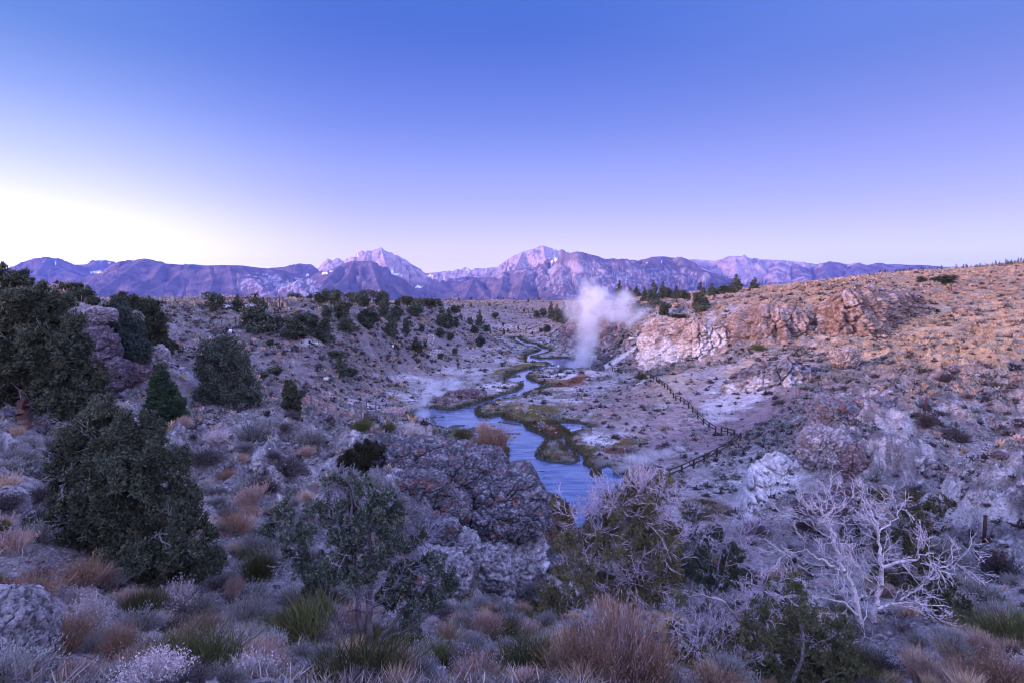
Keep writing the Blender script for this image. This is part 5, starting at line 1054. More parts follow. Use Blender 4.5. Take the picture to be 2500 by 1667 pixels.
    for k in range(240):
        x = rg2.uniform(330, 1420) if k < 150 else (rg2.uniform(2140, 2520)); D = rg2.uniform(1300, 2400) if k < 150 else rg2.uniform(300, 330)
        q = F(x, 735, D); z = height(q[:1], q[1:2])[0]; h = rg2.uniform(5, 16) if k < 150 else rg2.uniform(1.5, 3.2); w = h * rg2.uniform(.2, .34)
        n = 60; zz = rg2.uniform(0, 1, n); a = rg2.uniform(0, 6.28, n); rad = w * (1 - zz) * rg2.uniform(.4, 1, n)
        p = np.stack([q[0] + rad * np.cos(a), q[1] + rad * np.sin(a), z + zz * h], -1); tri(g, p, rdir(rg2, n) + (0, 0, .4), h * .2, h * .06, pal_pick(rg2, n, GREEN), rg2)
    tag(obj('distant_treeline', g.mesh('distant_treeline'), M_leaf), 'thin line of tiny distant conifers along the plain and far ridge', 'treeline', kind='stuff')

    # the near trees, traced one by one
    tree_px('juniper_tree', 'giant old juniper with a thick red trunk at the left edge', hit(60, 1034), [(10,675,38,22),(38,690,30,22),(0,745,60,55),(70,740,60,40),(120,765,55,40),(160,790,45,30),(30,820,80,60),(110,850,75,60),(165,880,60,55),(60,900,95,55),(205,930,48,50),(140,970,75,42),(10,950,55,35),(-50,850,60,80),(-20,900,50,60),(215,985,35,22),(180,1000,40,22)],
            34000, .17, GREEN, trunks=[([(62,1036),(58,990),(64,930),(70,870),(60,790),(45,720)], .33)], hole=-.36, hs=.9, seed=2, twigs=[(110,800,80,50,6),(60,900,90,50,6),(200,950,50,40,4),(150,990,50,40,5)], twigcol=(.34,.30,.32), twiglen=1.2)
    tree_px('juniper_tree', 'tiny rounded juniper top between the giant juniper and the rock wall', hit(74,760) if False else np.array((*F(74,725,47)[:2], F(74,725,47)[2])), [(72,694,8,11),(74,710,6,8)], 900, .14, GREEN, trunks=[([(74,724),(73,705)], .08)], seed=3)
    tree_px('juniper_tree', 'domed juniper on top of the rock wall at the left, against the mountains', np.array(F(178,746,51)), [(172,708,25,17),(205,722,24,17),(148,722,20,13),(226,737,16,9),(182,732,32,12)], 7000, .17, GREEN, trunks=[([(178,748),(176,725),(172,705)], .2)], seed=4)
    tree_px('juniper_tree', 'large blue-black juniper hanging over the left rock wall', hit(300, 905), [(275,765,42,30),(255,790,30,32),(295,800,45,40),(270,835,35,40),(310,845,48,40),(345,850,28,28)], 12000, .19, [(.05,.066,.055),(.062,.080,.062),(.042,.056,.048)], trunks=[([(302,905),(300,860),(285,790)], .22)], hole=-.5, hs=.8, seed=5)
    tree_px('juniper_tree', 'brown-topped juniper behind the blue-black one on the left', hit(385, 880), [(305,733,30,14),(340,742,32,18),(365,752,22,18),(380,790,26,28),(368,815,28,28),(392,815,14,26),(385,845,20,20)], 9000, .2, GREEN + OLIVE[:1], trunks=[([(380,880),(375,840),(360,780),(335,745)], .2)], hole=-.45, hs=.8, seed=6)
    tree_px('juniper_bush', 'low dark juniper bush below the brown-topped juniper', hit(412, 866), [(415,845,18,16),(405,856,16,10)], 1800, .18, GREEN, trunks=[([(412,866),(413,848)], .06)], seed=7)
    tree_px('juniper_tree', 'big two-lobed blue-green juniper on the left slope', hit(548, 988), [(545,838,36,22),(530,865,45,35),(565,870,40,35),(510,905,38,35),(555,915,52,42),(588,920,32,36),(515,955,38,32),(560,960,55,32),(610,950,28,28),(622,972,20,16),(490,965,22,18)], 22000, .17, GREEN + BLUEG, trunks=[([(550,990),(550,940),(545,860)], .22)], hole=-.5, hs=.8, seed=8)
    tree_px('juniper_tree', 'pointed bright green juniper left of the two-lobed one', hit(398, 1038), [(392,905,11,16),(392,925,19,18),(394,948,28,22),(396,972,37,25),(400,1000,48,26),(432,990,20,22),(445,1012,16,16),(400,1022,54,16),(362,1008,20,16)], 20000, .12, BRIGHT, trunks=[([(398,1040),(397,980),(392,915)], .12)], hole=-.6, hs=.6, seed=9, inner=.6)
    tree_px('juniper_tree', 'slender dark juniper leaning over the creek path', hit(716, 1020), [(706,940,9,14),(708,958,15,16),(710,980,20,18),(714,1000,18,18),(724,1018,8,16)], 7000, .13, GREEN, trunks=[([(718,1024),(712,985),(706,940)], .09)], hole=-.5, hs=.6, seed=10)
    tree_px('juniper_tree', 'large dense foreground juniper on the left, olive at its top', hit(330, 1402), [(245,1000,34,26),(250,1022,48,34),(205,1065,55,50),(300,1070,60,50),(372,1050,24,42),(175,1140,50,55),(265,1150,75,70),(365,1135,52,65),(428,1130,28,50),(180,1230,52,58),(290,1240,95,70),(415,1235,62,70),(205,1320,80,52),(340,1335,105,58),(465,1310,50,52),(500,1370,38,36),(118,1278,46,20),(60,1330,62,26),(15,1370,62,22),(110,1360,50,30),(390,1390,70,26)],
            52000, .075, [(.085,.11,.072),(.11,.13,.082),(.065,.085,.06),(.14,.14,.085)], trunks=[([(330,1406),(325,1330),(310,1220),(290,1130)], .11)], hole=-.36, hs=.42, seed=11, twigs=[(250,1050,60,40,6),(180,1130,50,40,5),(330,1130,60,50,6),(200,1260,60,50,5),(400,1250,50,50,4)], twigcol=(.3,.26,.26), twiglen=.5)
    tree_px('juniper_tree', 'airy multi-stemmed juniper with pale twigs in front of the central outcrop', hit(890, 1562), [(809,1172,22,26),(862,1178,30,28),(895,1200,28,28),(948,1212,32,32),(698,1245,22,32),(770,1238,30,24),(832,1255,45,38),(905,1262,45,42),(965,1262,32,38),(664,1288,30,22),(735,1298,42,28),(850,1318,60,40),(950,1325,50,40),(1018,1310,20,24),(715,1372,44,34),(790,1395,52,36),(880,1395,62,42),(985,1395,48,38),(1062,1375,26,34),(1082,1420,30,36),(1035,1468,52,32),(960,1455,40,32),(770,1440,40,24),(1000,1520,34,24)],
            30000, .062, GREEN + BLUEG + BLUEG, trunks=[([(888,1564),(872,1460),(862,1350),(858,1200)], .075), ([(900,1562),(905,1420),(900,1290)], .085), ([(910,1560),(975,1505),(1040,1430),(1070,1380)], .05), ([(875,1562),(810,1480),(775,1400),(745,1300)], .055), ([(905,1564),(1000,1530),(1070,1490)], .05)],
            wood=(.17,.14,.15), hole=-.02, hs=.34, seed=12, twigs=[(880,1300,90,70,14),(740,1330,60,50,8),(980,1350,70,60,10),(850,1220,60,40,7),(760,1480,50,30,8),(930,1430,60,40,7)], twigcol=(.26,.24,.29), twiglen=.45)
    tree_px('juniper_tree', 'half-bare juniper with pinkish grey twigs and olive tufts, right of the outcrop', hit(1592, 1500) if False else ground_at(1592, 1500, 19.5), [(1618,1168,26,18),(1545,1182,22,18),(1480,1215,20,16),(1590,1215,26,20),(1505,1330,60,38),(1570,1290,40,30),(1640,1290,26,24),(1400,1395,60,36),(1470,1430,70,38),(1350,1470,50,50),(1420,1515,80,40),(1560,1400,50,38),(1632,1392,40,32),(1500,1480,60,30),(1390,1330,40,24),(1565,1215,60,45),(1530,1265,75,45),(1610,1335,60,50),(1470,1295,55,45),(1590,1440,60,40)],
            34000, .075, OLIVE, trunks=[([(1592,1510),(1580,1400),(1565,1300),(1556,1190)], .12), ([(1578,1400),(1530,1412),(1490,1402),(1440,1370),(1400,1385)], .06, 1), ([(1590,1470),(1540,1492),(1450,1542),(1395,1562)], .06, 1), ([(1570,1330),(1620,1280),(1650,1230)], .05, 1)],
            wood=(.33,.28,.30), hole=-.12, hs=.35, seed=13, twigs=[(1560,1175,60,35,26),(1500,1215,62,45,24),(1580,1245,70,50,22),(1470,1270,60,40,18),(1610,1290,60,45,14),(1530,1310,80,45,14),(1600,1200,40,40,12),(1430,1360,60,40,14),(1560,1380,80,50,18),(1440,1470,80,40,12),(1400,1240,40,25,8),(1640,1210,30,30,8)], twigcol=(.60,.49,.55), twiglen=.7)
    tree_px('juniper_tree', 'thin greyish juniper with bare blue-grey stems behind the half-bare one', ground_at(1720, 1440, 25), [(1690,1260,24,20),(1740,1300,22,20),(1650,1330,26,24),(1780,1340,22,18),(1700,1400,50,30),(1760,1410,50,34),(1820,1420,36,24),(1700,1330,50,40),(1660,1390,50,40),(1790,1380,40,30)],
            17000, .09, GREEN, trunks=[([(1690,1450),(1688,1330),(1702,1235)], .05), ([(1735,1450),(1762,1320),(1800,1245)], .05), ([(1720,1450),(1735,1340),(1740,1260)], .04)], wood=(.27,.24,.30), hole=.05, hs=.4, seed=14,
            twigs=[(1700,1280,50,50,9),(1790,1290,50,45,10),(1750,1350,60,50,8),(1830,1360,40,40,5),(1650,1290,30,30,4),(1800,1420,60,30,4)], twigcol=(.5,.40,.48), twiglen=.7)
    tree_px('juniper_tree', 'olive juniper growing behind the silver dead tree', ground_at(2235, 1480, 20), [(2150,1208,26,14),(2225,1212,26,16),(2288,1232,34,18),(2240,1262,42,22),(2285,1290,26,18),(2210,1305,34,22),(2150,1325,16,26),(2235,1340,36,32),(2270,1390,34,30),(2150,1400,16,26),(2210,1420,30,30),(2290,1440,44,42),(2330,1500,36,46),(2300,1550,40,40)],
            17000, .085, OLIVE + GREEN, trunks=[([(2240,1490),(2235,1400),(2240,1300),(2230,1225)], .09), ([(2250,1480),(2290,1420),(2330,1500)], .05, 1)], wood=(.3,.25,.26), hole=.02, hs=.4, seed=15, twigs=[(2220,1280,60,40,8),(2280,1260,40,30,6)], twigcol=(.5,.38,.42))
    tree_px('juniper_tree', 'broad spreading juniper with tiny pale berries at the bottom right', ground_at(1900, 1700, 11.5), [(1950,1418,30,30),(1935,1440,26,22),(1882,1425,18,12),(1868,1478,36,24),(1960,1490,52,36),(1850,1550,52,48),(1945,1560,80,50),(2040,1545,50,50),(1830,1640,72,50),(1950,1650,95,55),(2060,1640,50,55),(1765,1560,36,36),(1700,1610,52,42),(1650,1570,40,42),(1670,1660,60,44),(1740,1470,22,18),(1660,1460,20,26),(1760,1690,90,50),(1900,1700,120,50)],
            48000, .05, [(.095,.10,.05),(.12,.12,.055),(.075,.09,.048),(.14,.13,.06)], trunks=[([(1900,1720),(1880,1620),(1830,1540),(1770,1470)], .06), ([(1910,1720),(1960,1600),(1950,1480)], .06), ([(1890,1720),(1760,1640),(1660,1580)], .05)], wood=(.3,.26,.28), hole=-.08, hs=.26, seed=16,
            twigs=[(1760,1520,50,40,18),(1830,1480,50,30,12),(1700,1540,50,40,14),(1800,1600,60,40,10),(1880,1420,50,25,10),(1650,1500,30,30,8)], twigcol=(.50,.42,.47), twiglen=.4)
    tree_px('juniper_bush', 'rounded dark olive bush low in the middle, left of the central outcrop', hit(890, 1160), [(905,1098,38,18),(880,1122,44,22),(855,1125,30,14),(880,1145,38,14)], 12000, .09, [(.035,.034,.018),(.045,.042,.02),(.028,.03,.018)], trunks=[([(890,1162),(890,1130)], .05)], hole=-.5, hs=.4, seed=17)
    tree_px('juniper_bush', 'small bush with yellow twigs cut by the left edge of the picture', hit(15, 1350), [(5,1290,16,12),(20,1320,14,10)], 500, .06, OLIVE, trunks=[([(10,1352),(5,1310),(12,1270)], .015)], wood=(.4,.33,.3), seed=18, twigs=[(5,1300,34,30,10),(5,1340,34,20,6)], twigcol=(.46,.38,.38), twiglen=.3)
    # the dead tree
    rg = np.random.default_rng(77); base = ground_at(2122, 1620, 15.6); D = base[1]; root = empty('dead_tree', base); tag(root, 'bare silver dead juniper with twisted branches, bottom right', 'tree', None)
    def pp(L, dz=0.): n = len(L); return [F(x, y, D + dz * i / max(n - 1, 1)) - base for i, (x, y) in enumerate(L)]
    main = []; kw = dict(kids=(3, 6), nseg=6, shrink=.64, rmin=.0045, spread=.7, wander=.25, up=.03)
    lims = [([(2119,1620),(2106,1534),(2087,1444),(2065,1403),(2049,1365),(2030,1301),(2020,1259)], .125, .03, 22, 0), ([(2128,1620),(2138,1486),(2151,1438),(2154,1390),(2152,1352),(2144,1295),(2128,1247),(2114,1218)], .10, .012, 22, .3),
            ([(2020,1259),(2039,1240),(2035,1215)], .03, .008, 4, .1), ([(2024,1275),(2007,1245),(2001,1208)], .03, .008, 4, -.2), ([(2020,1262),(1998,1240),(1985,1221)], .025, .008, 4, .2),
            ([(2154,1384),(2215,1371),(2246,1355),(2281,1349)], .055, .014, 9, -.5), ([(2148,1298),(2183,1272),(2195,1244)], .03, .008, 7, .4), ([(2049,1390),(2007,1365),(1972,1344),(1924,1344)], .045, .01, 9, -.6),
            ([(2097,1502),(2055,1467),(2004,1457),(1943,1454)], .05, .01, 12, -.8), ([(2144,1486),(2199,1467),(2246,1473),(2323,1483)], .05, .01, 12, -.5), ([(2199,1464),(2246,1432),(2272,1412)], .035, .008, 8, -.2),
            ([(2135,1534),(2183,1550),(2227,1582),(2278,1610),(2310,1636),(2358,1645)], .05, .012, 14, -1.), ([(2246,1374),(2290,1380),(2323,1390),(2333,1374),(2368,1397)], .022, .006, 7, -.3), ([(2110,1560),(2060,1500),(1990,1500),(1960,1480)], .03, .008, 8, .5),
            ([(2130,1420),(2090,1380),(2060,1330)], .03, .01, 7, -.5), ([(2140,1540),(2200,1590),(2230,1640),(2190,1660)], .035, .01, 10, -1.2), ([(2278,1610),(2285,1560),(2300,1540),(2296,1500)], .022, .006, 6, 0), ([(2030,1310),(1990,1290),(1975,1260)], .02, .006, 6, .3), ([(2125,1600),(2080,1580),(2050,1540)], .03, .01, 6, -1.)]
    g = Geo(); gt = Geo()
    for L, ra, rb, kd_, dz in lims:
        out = []; pts = pp(L, dz); limb(pts, np.linspace(ra * .85, rb * .8, len(pts)), out, rg, 0, wiggle=.025); branch_geo(g, out, (.68, .60, .61), rg, .2)
        out = []; limb(pts, np.linspace(ra * .6, rb, len(pts)), out, rg, kids=int(kd_ * .85), depth=2, L=.82, wiggle=0, kr=.3, **{k: v for k, v in kw.items() if k != 'kids'}); out = [o for o in out if o[4] != 9]
        branch_geo(gt, out, (.74, .65, .67), rg, .2)
    obj('trunk', g.mesh('trunk'), M_bark, root); obj('branches', gt.mesh('branches'), M_twig, root)
build_trees()

# ---------------------------------------------------------------- creek-side grass, water weed, loose stones
def build_cover():
    rg = np.random.default_rng(41); polys = [(P_RIV, 1), (P_RIV2, 1)] + [(p, -1) for p in P_ISL]; pts = []
    for P, sgn in polys:
        for a, b in zip(P, np.roll(P, -1, 0)):
            L = np.hypot(*(b - a)); n = int(L * 9) + 1; t = rg.uniform(0, 1, n)[:, None]; q = a + (b - a) * t + rg.normal(size=(n, 2)) * .55; pts.append(q)
    q = np.concatenate(pts); rd = river_dist(q[:, 0], q[:, 1]); r = np.hypot(q[:, 0], q[:, 1]); fac = 1 + r / 150.
    k = (rd > .05) & (rd < 2.6) & (q[:, 1] > 40); q, rd = q[k], rd[k]; k = fbm(xy0(q[:, 0], q[:, 1], 1 / 4.), 2) > -.25; q = q[k]; Z = height(q[:, 0], q[:, 1]); k = Z < 2; q, Z = q[k], Z[k]
    g = Geo(); n = len(q); m = 7; p = np.repeat(np.column_stack([q, Z]), m, 0) + rg.normal(size=(n * m, 3)) * (.18, .18, 0); d = rdir(rg, n * m) * (.7, .7, .2) + (0, 0, .9)
    tone = np.repeat(np.clip(fbm(xy0(q[:, 0], q[:, 1], 1 / 12.), 3) + .5, 0, 1), m)[:, None]
    c = np.array((.055, .062, .022)) * (1 - tone) + np.array((.13, .10, .04)) * tone; blades(g, p, d, rg.uniform(.25, .65, n * m), .05, c * rg.uniform(.6, 1.3, (n * m, 1)), rg)
    # meadow grass on the golden and rusty flats
    N = 120000; az = rg.uniform(-.12, .36, N); rr = 48 * (300 / 48) ** rg.uniform(0, 1, N); X, Y = np.sin(az) * rr, np.cos(az) * rr; rd = river_dist(X, Y); Zz = height(X, Y, rd); ok = (rd > .3) & (Zz < 3); X, Y, Zz, rd = X[ok], Y[ok], Zz[ok], rd[ok]
    c = ground_color(X, Y, Zz, rd); grass = (c[:, 2] < .55 * c[:, 0]) & (c[:, 0] < .32); X, Y, Zz, c = X[grass], Y[grass], Zz[grass], c[grass]; n = len(X)
    p = np.repeat(np.stack([X, Y, Zz - .02], -1), 4, 0) + rg.normal(size=(n * 4, 3)) * (.15, .15, 0); blades(g, p, rdir(rg, n * 4) * (.8, .8, .2) + (0, 0, .8), rg.uniform(.12, .34, n * 4), .045, np.repeat(c, 4, 0) * rg.uniform(.75, 1.45, (n * 4, 1)), rg)
    tag(obj('marsh_grass', g.mesh('marsh_grass'), M_shrub), 'dark and golden marsh grass along the creek banks and wet meadows', 'grass', kind='stuff')
    g = Geo()
    for x, y, w, h in [(1120,1040,18,3),(1148,1052,30,4),(1155,1047,14,3),(1183,1040,10,2),(1195,1052,26,4),(1210,1056,14,3),(1172,1044,16,2.5),(1230,1030,20,3),(1250,1058,14,2.5),(1236,1031,14,3),(1258,1036,10,2),(1107,1048,20,4),(1140,1060,26,5),(1205,1069,7,1.5),(1257,1067,5,1.5),(1095,1046,14,3),(1060,1019,16,3),(1250,916,10,3),(1258,918,14,3),(1262,935,12,2),(1275,930,8,2),(1292,957,12,2),(1385,899,12,2.5),(1350,892,8,2),(1160,1070,20,3),(1050,1022,10,2),(1330,1165,10,1.5),(1320,1150,9,1.2),(1217,1071,5,1),(1200,1040,6,1.5)]:
        for _ in range(5):
            a = on_plane(x + rg.normal() * w * .5, y + rg.normal() * h * .35); sx = w * mpp(a[1]) * rg.uniform(.25, .6); sy = h * mpp(a[1]) * rg.uniform(.5, 1.1) * a[1] / CAMZ * .9; k_ = 22; th = np.arange(k_) / k_ * 6.283; rr = 1 + .3 * np.sin(th * 3 + rg.uniform(0, 6)) + rg.normal(size=k_) * .08
            v = np.stack([a[0] + sx * rr * np.cos(th), a[1] + sy * rr * np.sin(th), np.full(k_, .012 + rg.uniform(0, .01))], -1); top = np.array([[a[0], a[1], .05]]); i = np.arange(k_)
            g.add(np.concatenate([v, top]), np.stack([i, (i + 1) % k_, np.full(k_, k_)], -1), (.07, .065, .05))
    tag(obj('water_weed', g.mesh('water_weed'), M_shrub), 'dark floating mats of weed on the creek surface', 'water weed', kind='stuff')
    N = 26000; az = rg.uniform(-.78, .78, N); r = 3.0 * (30 / 3.0) ** rg.uniform(0, 1, N); X, Y = np.sin(az) * r, np.cos(az) * r; Z = height(X, Y); k = fbm(xy0(X, Y, 1 / 1.8), 3) > -.12; X, Y, Z, r = X[k], Y[k], Z[k], r[k]; n = len(X); g = Geo()
    p = np.stack([X, Y, Z], -1); d = rdir(rg, n) * (1, 1, .25) + (0, 0, .35); d[::3, 2] += .9; blades(g, p, d, rg.uniform(.10, .34, n) * (.7 + r / 40), .004 + .0003 * r, pal_pick(rg, n, [(.40,.33,.30),(.22,.17,.16),(.48,.38,.30),(.14,.11,.11),(.30,.22,.16)]), rg)
    tag(obj('dry_litter', g.mesh('dry_litter'), M_shrub), 'dead twigs and dry grass blades littering the near ground', 'litter', kind='stuff')
    # loose stones
    d, f = cubesphere(3); N = 42000; az = rg.uniform(-.78, .78, N); r = 3.5 * (120 / 3.5) ** (rg.uniform(0, 1, N) ** .7); X, Y = np.sin(az) * r, np.cos(az) * r; rd = river_dist(X, Y); Z = height(X, Y, rd); px_, py_ = project(np.stack([X, Y, Z], -1)); k = (rd > 1) & (fbm(xy0(X, Y, 1 / 5.), 3) > -.1) & ((np.hypot((px_ - 1660) / 290, (py_ - 1040 + .35 * (px_ - 1660)) / 95) > 1) | (rg.uniform(0, 1, len(X)) < .1)); X, Y, Z, r = X[k], Y[k], Z[k], r[k]
    n = len(X); s = rg.uniform(.02, .075, n) * (.5 + r / 35) * rg.uniform(.5, 1.4, n); v = d[None] * rg.uniform(.55, 1.3, (n, len(d), 1)) * s[:, None, None] * np.stack([rg.uniform(.7, 1.4, n), rg.uniform(.7, 1.4, n), rg.uniform(.45, .8, n)], -1)[:, None]
    v = v + np.stack([X, Y, Z], -1)[:, None]; tone = rg.uniform(0, 1, n)[:, None]; c = np.array((.16, .14, .15)) * (1 - tone) + np.array((.55, .52, .52)) * tone
    g = Geo(); g.add(v.reshape(-1, 3), (f[None] + (np.arange(n) * len(d))[:, None, None]).reshape(-1, 4), np.repeat(c, len(d), 0))
    tag(obj('gravel', g.mesh('gravel'), M_rock), 'loose pale and grey stones strewn over the slopes', 'gravel', kind='stuff')
build_cover()

# ---------------------------------------------------------------- fences, signs, buildings, vehicles
TIMBER = (.055, .038, .032)
def box(g, c, s, rz=0., col=TIMBER, tilt=0.):
    d = np.array([(x, y, z) for x in (-1, 1) for y in (-1, 1) for z in (-1, 1)], float) * np.array(s) / 2; v = rot(d, rz, tilt) + np.array(c)
    g.add(v, np.array([(0,1,3,2),(4,6,7,5),(0,4,5,1),(2,3,7,6),(0,2,6,4),(1,5,7,3)]), col)
def fence(name, label, runs, h=1.15, r=.085, rails=(.95, .5), col=TIMBER, rr=.045, group=None):
    allp = [[hit(x, y) for x, y in run] for run in runs]; base = allp[0][0]; root = empty(name, base); tag(root, label, 'fence', group)
    for P in allp:
        for p in P:
            g = Geo(); a = (p - base)[None]; tubes(g, a + (0, 0, -.3), a + (0, 0, h), [r], [r * .92], col, 8); k = g.n; g.add(np.concatenate([a + (0, 0, h + .01)] + [a + (r * .92 * math.cos(t), r * .92 * math.sin(t), h) for t in np.arange(8) * .7854]), np.array([(0, i + 1, (i + 1) % 8 + 1) for i in range(8)]), col)
            obj('post', g.mesh('post'), M_timber, root)
        for p, q in zip(P[:-1], P[1:]):
            for z in rails:
                g = Geo(); tubes(g, (p - base)[None] + (0, 0, h * z), (q - base)[None] + (0, 0, h * z), [rr], [rr], col, 6); obj('rail', g.mesh('rail'), M_timber, root)
def build_made():
    fence('wooden_fence', 'dark post-and-rail fence zigzagging down the right slope to the creek', [
        [(1495,906),(1501,907),(1508,907),(1514,908),(1540,909)],
        [(1578,914),(1589,922),(1595,927),(1603,931),(1610,936),(1616,941),(1622,946),(1630,951),(1637,960),(1644,971),(1650,978),(1661,981),(1670,987),(1681,996),(1691,1006),(1703,1021),(1717,1036),(1731,1047),(1747,1057)],
        [(1761,1059),(1776,1062),(1793,1067)], [(1808,1074),(1781,1095),(1750,1114),(1719,1130),(1693,1142),(1664,1156),(1634,1168)]], r=.13, rr=.075)
    G = (.16, .15, .17)
    fence('path_railing', 'thin grey railing around the viewing platform on the left creek path', [[(870,1034),(882,1022),(895,1012),(918,1021),(943,1022),(968,1021)]], r=.05, rails=(.95, .55), col=G, rr=.03, group='thin grey railings on the left bank')
    fence('path_railing', 'long thin grey railing descending the left slope to the path sign', [[(632,948),(655,962),(690,983),(728,984),(760,1000),(801,1016),(822,1030)]], r=.05, rails=(.95, .55), col=G, rr=.03, group='thin grey railings on the left bank')
    fence('path_railing', 'faint distant fence along the far left bank below the white spire', [[(1010,868),(1035,869),(1060,870),(1085,871),(1110,871),(1140,870),(1176,869)]], r=.07, rails=(.95,), col=G, rr=.04, group='thin grey railings on the left bank')
    # lone posts
    for x, y, h, lab in [(2260,1010,1.7,'lone dark post on the right slope above the mauve rocks'),(2424,1393,.95,'left of two leaning rusty posts low at the right edge'),(2442,1404,1.0,'right of two leaning rusty posts low at the right edge'),(2402,1325,1.6,'thin dark stake standing in the white gully at the right'),(541,797,1.2,'short post on the terrace path of the left slope'),(575,792,1.2,'post right of the short one on the left terrace'),(686,775,1.6,'rust-lit post in the sagebrush below the twin buildings')]:
        p = hit(x, y); g = Geo(); box(g, (0, 0, h / 2), (.13, .13, h), .3, (.07, .035, .03), .12 if 'leaning' in lab else 0); box(g, (0, 0, h + .03), (.16, .16, .06), .3, (.09, .05, .04))
        tag(obj('wooden_post', g.mesh('post'), M_timber, loc=p), lab, 'post')
    # signs: posts and blank-looking panels (their lettering is too small to read in the photograph)
    for x, y, w, h, legs, col, lab in [(796,941,12,8,1.0,(.62,.60,.52),'cream warning sign beside the left creek path'),(959,857,5,6,1.0,(.75,.75,.78),'small white sign alone in the middle of the left slope'),(563,826,7,9,1.0,(.66,.68,.74),'white notice board left of the reddish sign on the left slope'),
                                  (585,826,7,5,1.1,(.42,.25,.24),'reddish sign on the terrace of the left slope'),(1542,838,14,6,1.1,(.62,.62,.60),'pale board and frame standing left of the two-tone cliff'),(1488,880,14,6,1.1,(.62,.60,.58),'pale frame above the dark rocks right of the steam'),(1363,900,4,5,.5,(.85,.85,.85),'tiny white sign at the steaming pool edge'),(1013,866,10,5,.5,(.8,.8,.8),'white low board at the foot of the left slope junipers'),(771,845,9,5,.4,(.8,.8,.82),'white board on the pale patch of the left slope')]:
        p = hit(x, y); m = mpp(p[1]); root = empty('sign', p, math.atan2(-p[0], p[1]) * .6); tag(root, lab, 'sign'); W_, H_ = w * m, h * m; z = legs + H_ / 2
        g = Geo(); box(g, (0, 0, z), (W_, .05, H_), 0, col); obj('panel', g.mesh('panel'), M_paint, root)
        for sx in (-1, 1): g = Geo(); box(g, (sx * W_ * .38, .05, z / 2), (.09, .05, z + H_ * .8), 0, (.12, .09, .08)); obj('leg', g.mesh('leg'), M_timber, root)
    # the twin shelters on the plateau
    for x, y, D, wpx, lab in [(652,747,255,16,'left one of two small gabled buildings with paired dark chimneys on the plateau'),(690,746,255,20,'right one of two small gabled buildings with paired dark chimneys on the plateau')]:
        p = hit(x, y + 3) - (0, 0, .1); k_ = p[1] / 275.; root = empty('gabled_building', p, .25, k_); tag(root, lab, 'building', 'twin buildings on the plateau'); a, b, h = 3.6, 7.5, 2.5
        g = Geo(); v = [(-a/2,-b/2,0),(a/2,-b/2,0),(a/2,b/2,0),(-a/2,b/2,0),(-a/2,-b/2,h),(a/2,-b/2,h),(a/2,b/2,h),(-a/2,b/2,h),(0,-b/2,h+1.5),(0,b/2,h+1.5)]
        g.add(v, np.array([(0,1,5,4),(1,2,6,5),(2,3,7,6),(3,0,4,7)]), (.50,.36,.27)); g.add(v, np.array([(4,5,8),(6,7,9)]), (.50,.36,.27)); obj('wall', g.mesh('wall'), M_paint, root)
        g = Geo(); o = .35
        for s_ in (-1, 1): vv = [(0,-b/2-o,h+1.62),(s_*(a/2+o),-b/2-o,h-.2),(s_*(a/2+o),b/2+o,h-.2),(0,b/2+o,h+1.62)]; vv += [(x_,y_,z_-.14) for x_,y_,z_ in vv]; g.add(vv, np.array([(0,1,2,3),(7,6,5,4),(0,4,5,1),(1,5,6,2),(2,6,7,3),(3,7,4,0)]), (.10,.09,.12))
        obj('roof', g.mesh('roof'), M_paint, root)
        g = Geo(); box(g, (.2, -b/2-.03, 1.05), (.95, .06, 2.1), 0, (.16,.08,.05)); obj('door', g.mesh('door'), M_paint, root)
        for sx in (-.75, .75): g = Geo(); tubes(g, [(sx, -b/2-.35, 0)], [(sx, -b/2-.35, 4.9)], [.19], [.17], (.05,.035,.035), 8); obj('chimney', g.mesh('chimney'), M_timber, root)
    # parked vehicles, mostly hidden by the sage
    for x, y, D, L, lab in [(552,752,270,5.6,'pale blue vehicle parked left of the dark conical tree on the plateau'),(608,751,285,4.8,'white vehicle parked right of the dark conical tree on the plateau')]:
        p = hit(x, y + 2) + (0, 0, .05); root = empty('parked_car', p, .1, p[1] / 270.); tag(root, lab, 'car', 'vehicles parked on the plateau')
        prof = [(-L/2,.35),(-L/2,.95),(-L*.42,1.0),(-L*.3,1.65),(L*.12,1.68),(L*.27,1.08),(L*.47,.95),(L/2,.7),(L/2,.35)]; n = len(prof); g = Geo(); v = [(a, -.9, z) for a, z in prof] + [(a, .9, z) for a, z in prof]
        g.add(v, np.array([(i, (i + 1) % n, (i + 1) % n + n, i + n) for i in range(n)]), (.62,.68,.76)); c0 = g.n
        g.add(v, np.array([(0, i, i + 1) for i in range(1, n - 1)] + [(n, n + i + 1, n + i) for i in range(1, n - 1)]), (.62,.68,.76)); obj('body', g.mesh('body'), M_paint, root)
        g = Geo(); box(g, (-L*.08, 0, 1.38), (L*.38, 1.84, .38), 0, (.04,.05,.07)); obj('window', g.mesh('window'), M_paint, root)
        for sx in (-.32, .32):
            for sy in (-1, 1): g = Geo(); tubes(g, [(L*sx, sy*.72, .34)], [(L*sx, sy*.94, .34)], [.34], [.34], (.02,.02,.02), 14); g.add([(L*sx, sy*.945, .34)] + [(L*sx + .34*math.cos(t), sy*.94, .34 + .34*math.sin(t)) for t in np.arange(14) / 14 * 6.283], np.array([(0, i + 1, (i + 1) % 14 + 1) for i in range(14)]), (.05,.05,.05)); obj('wheel', g.mesh('wheel'), M_timber, root)
build_made()

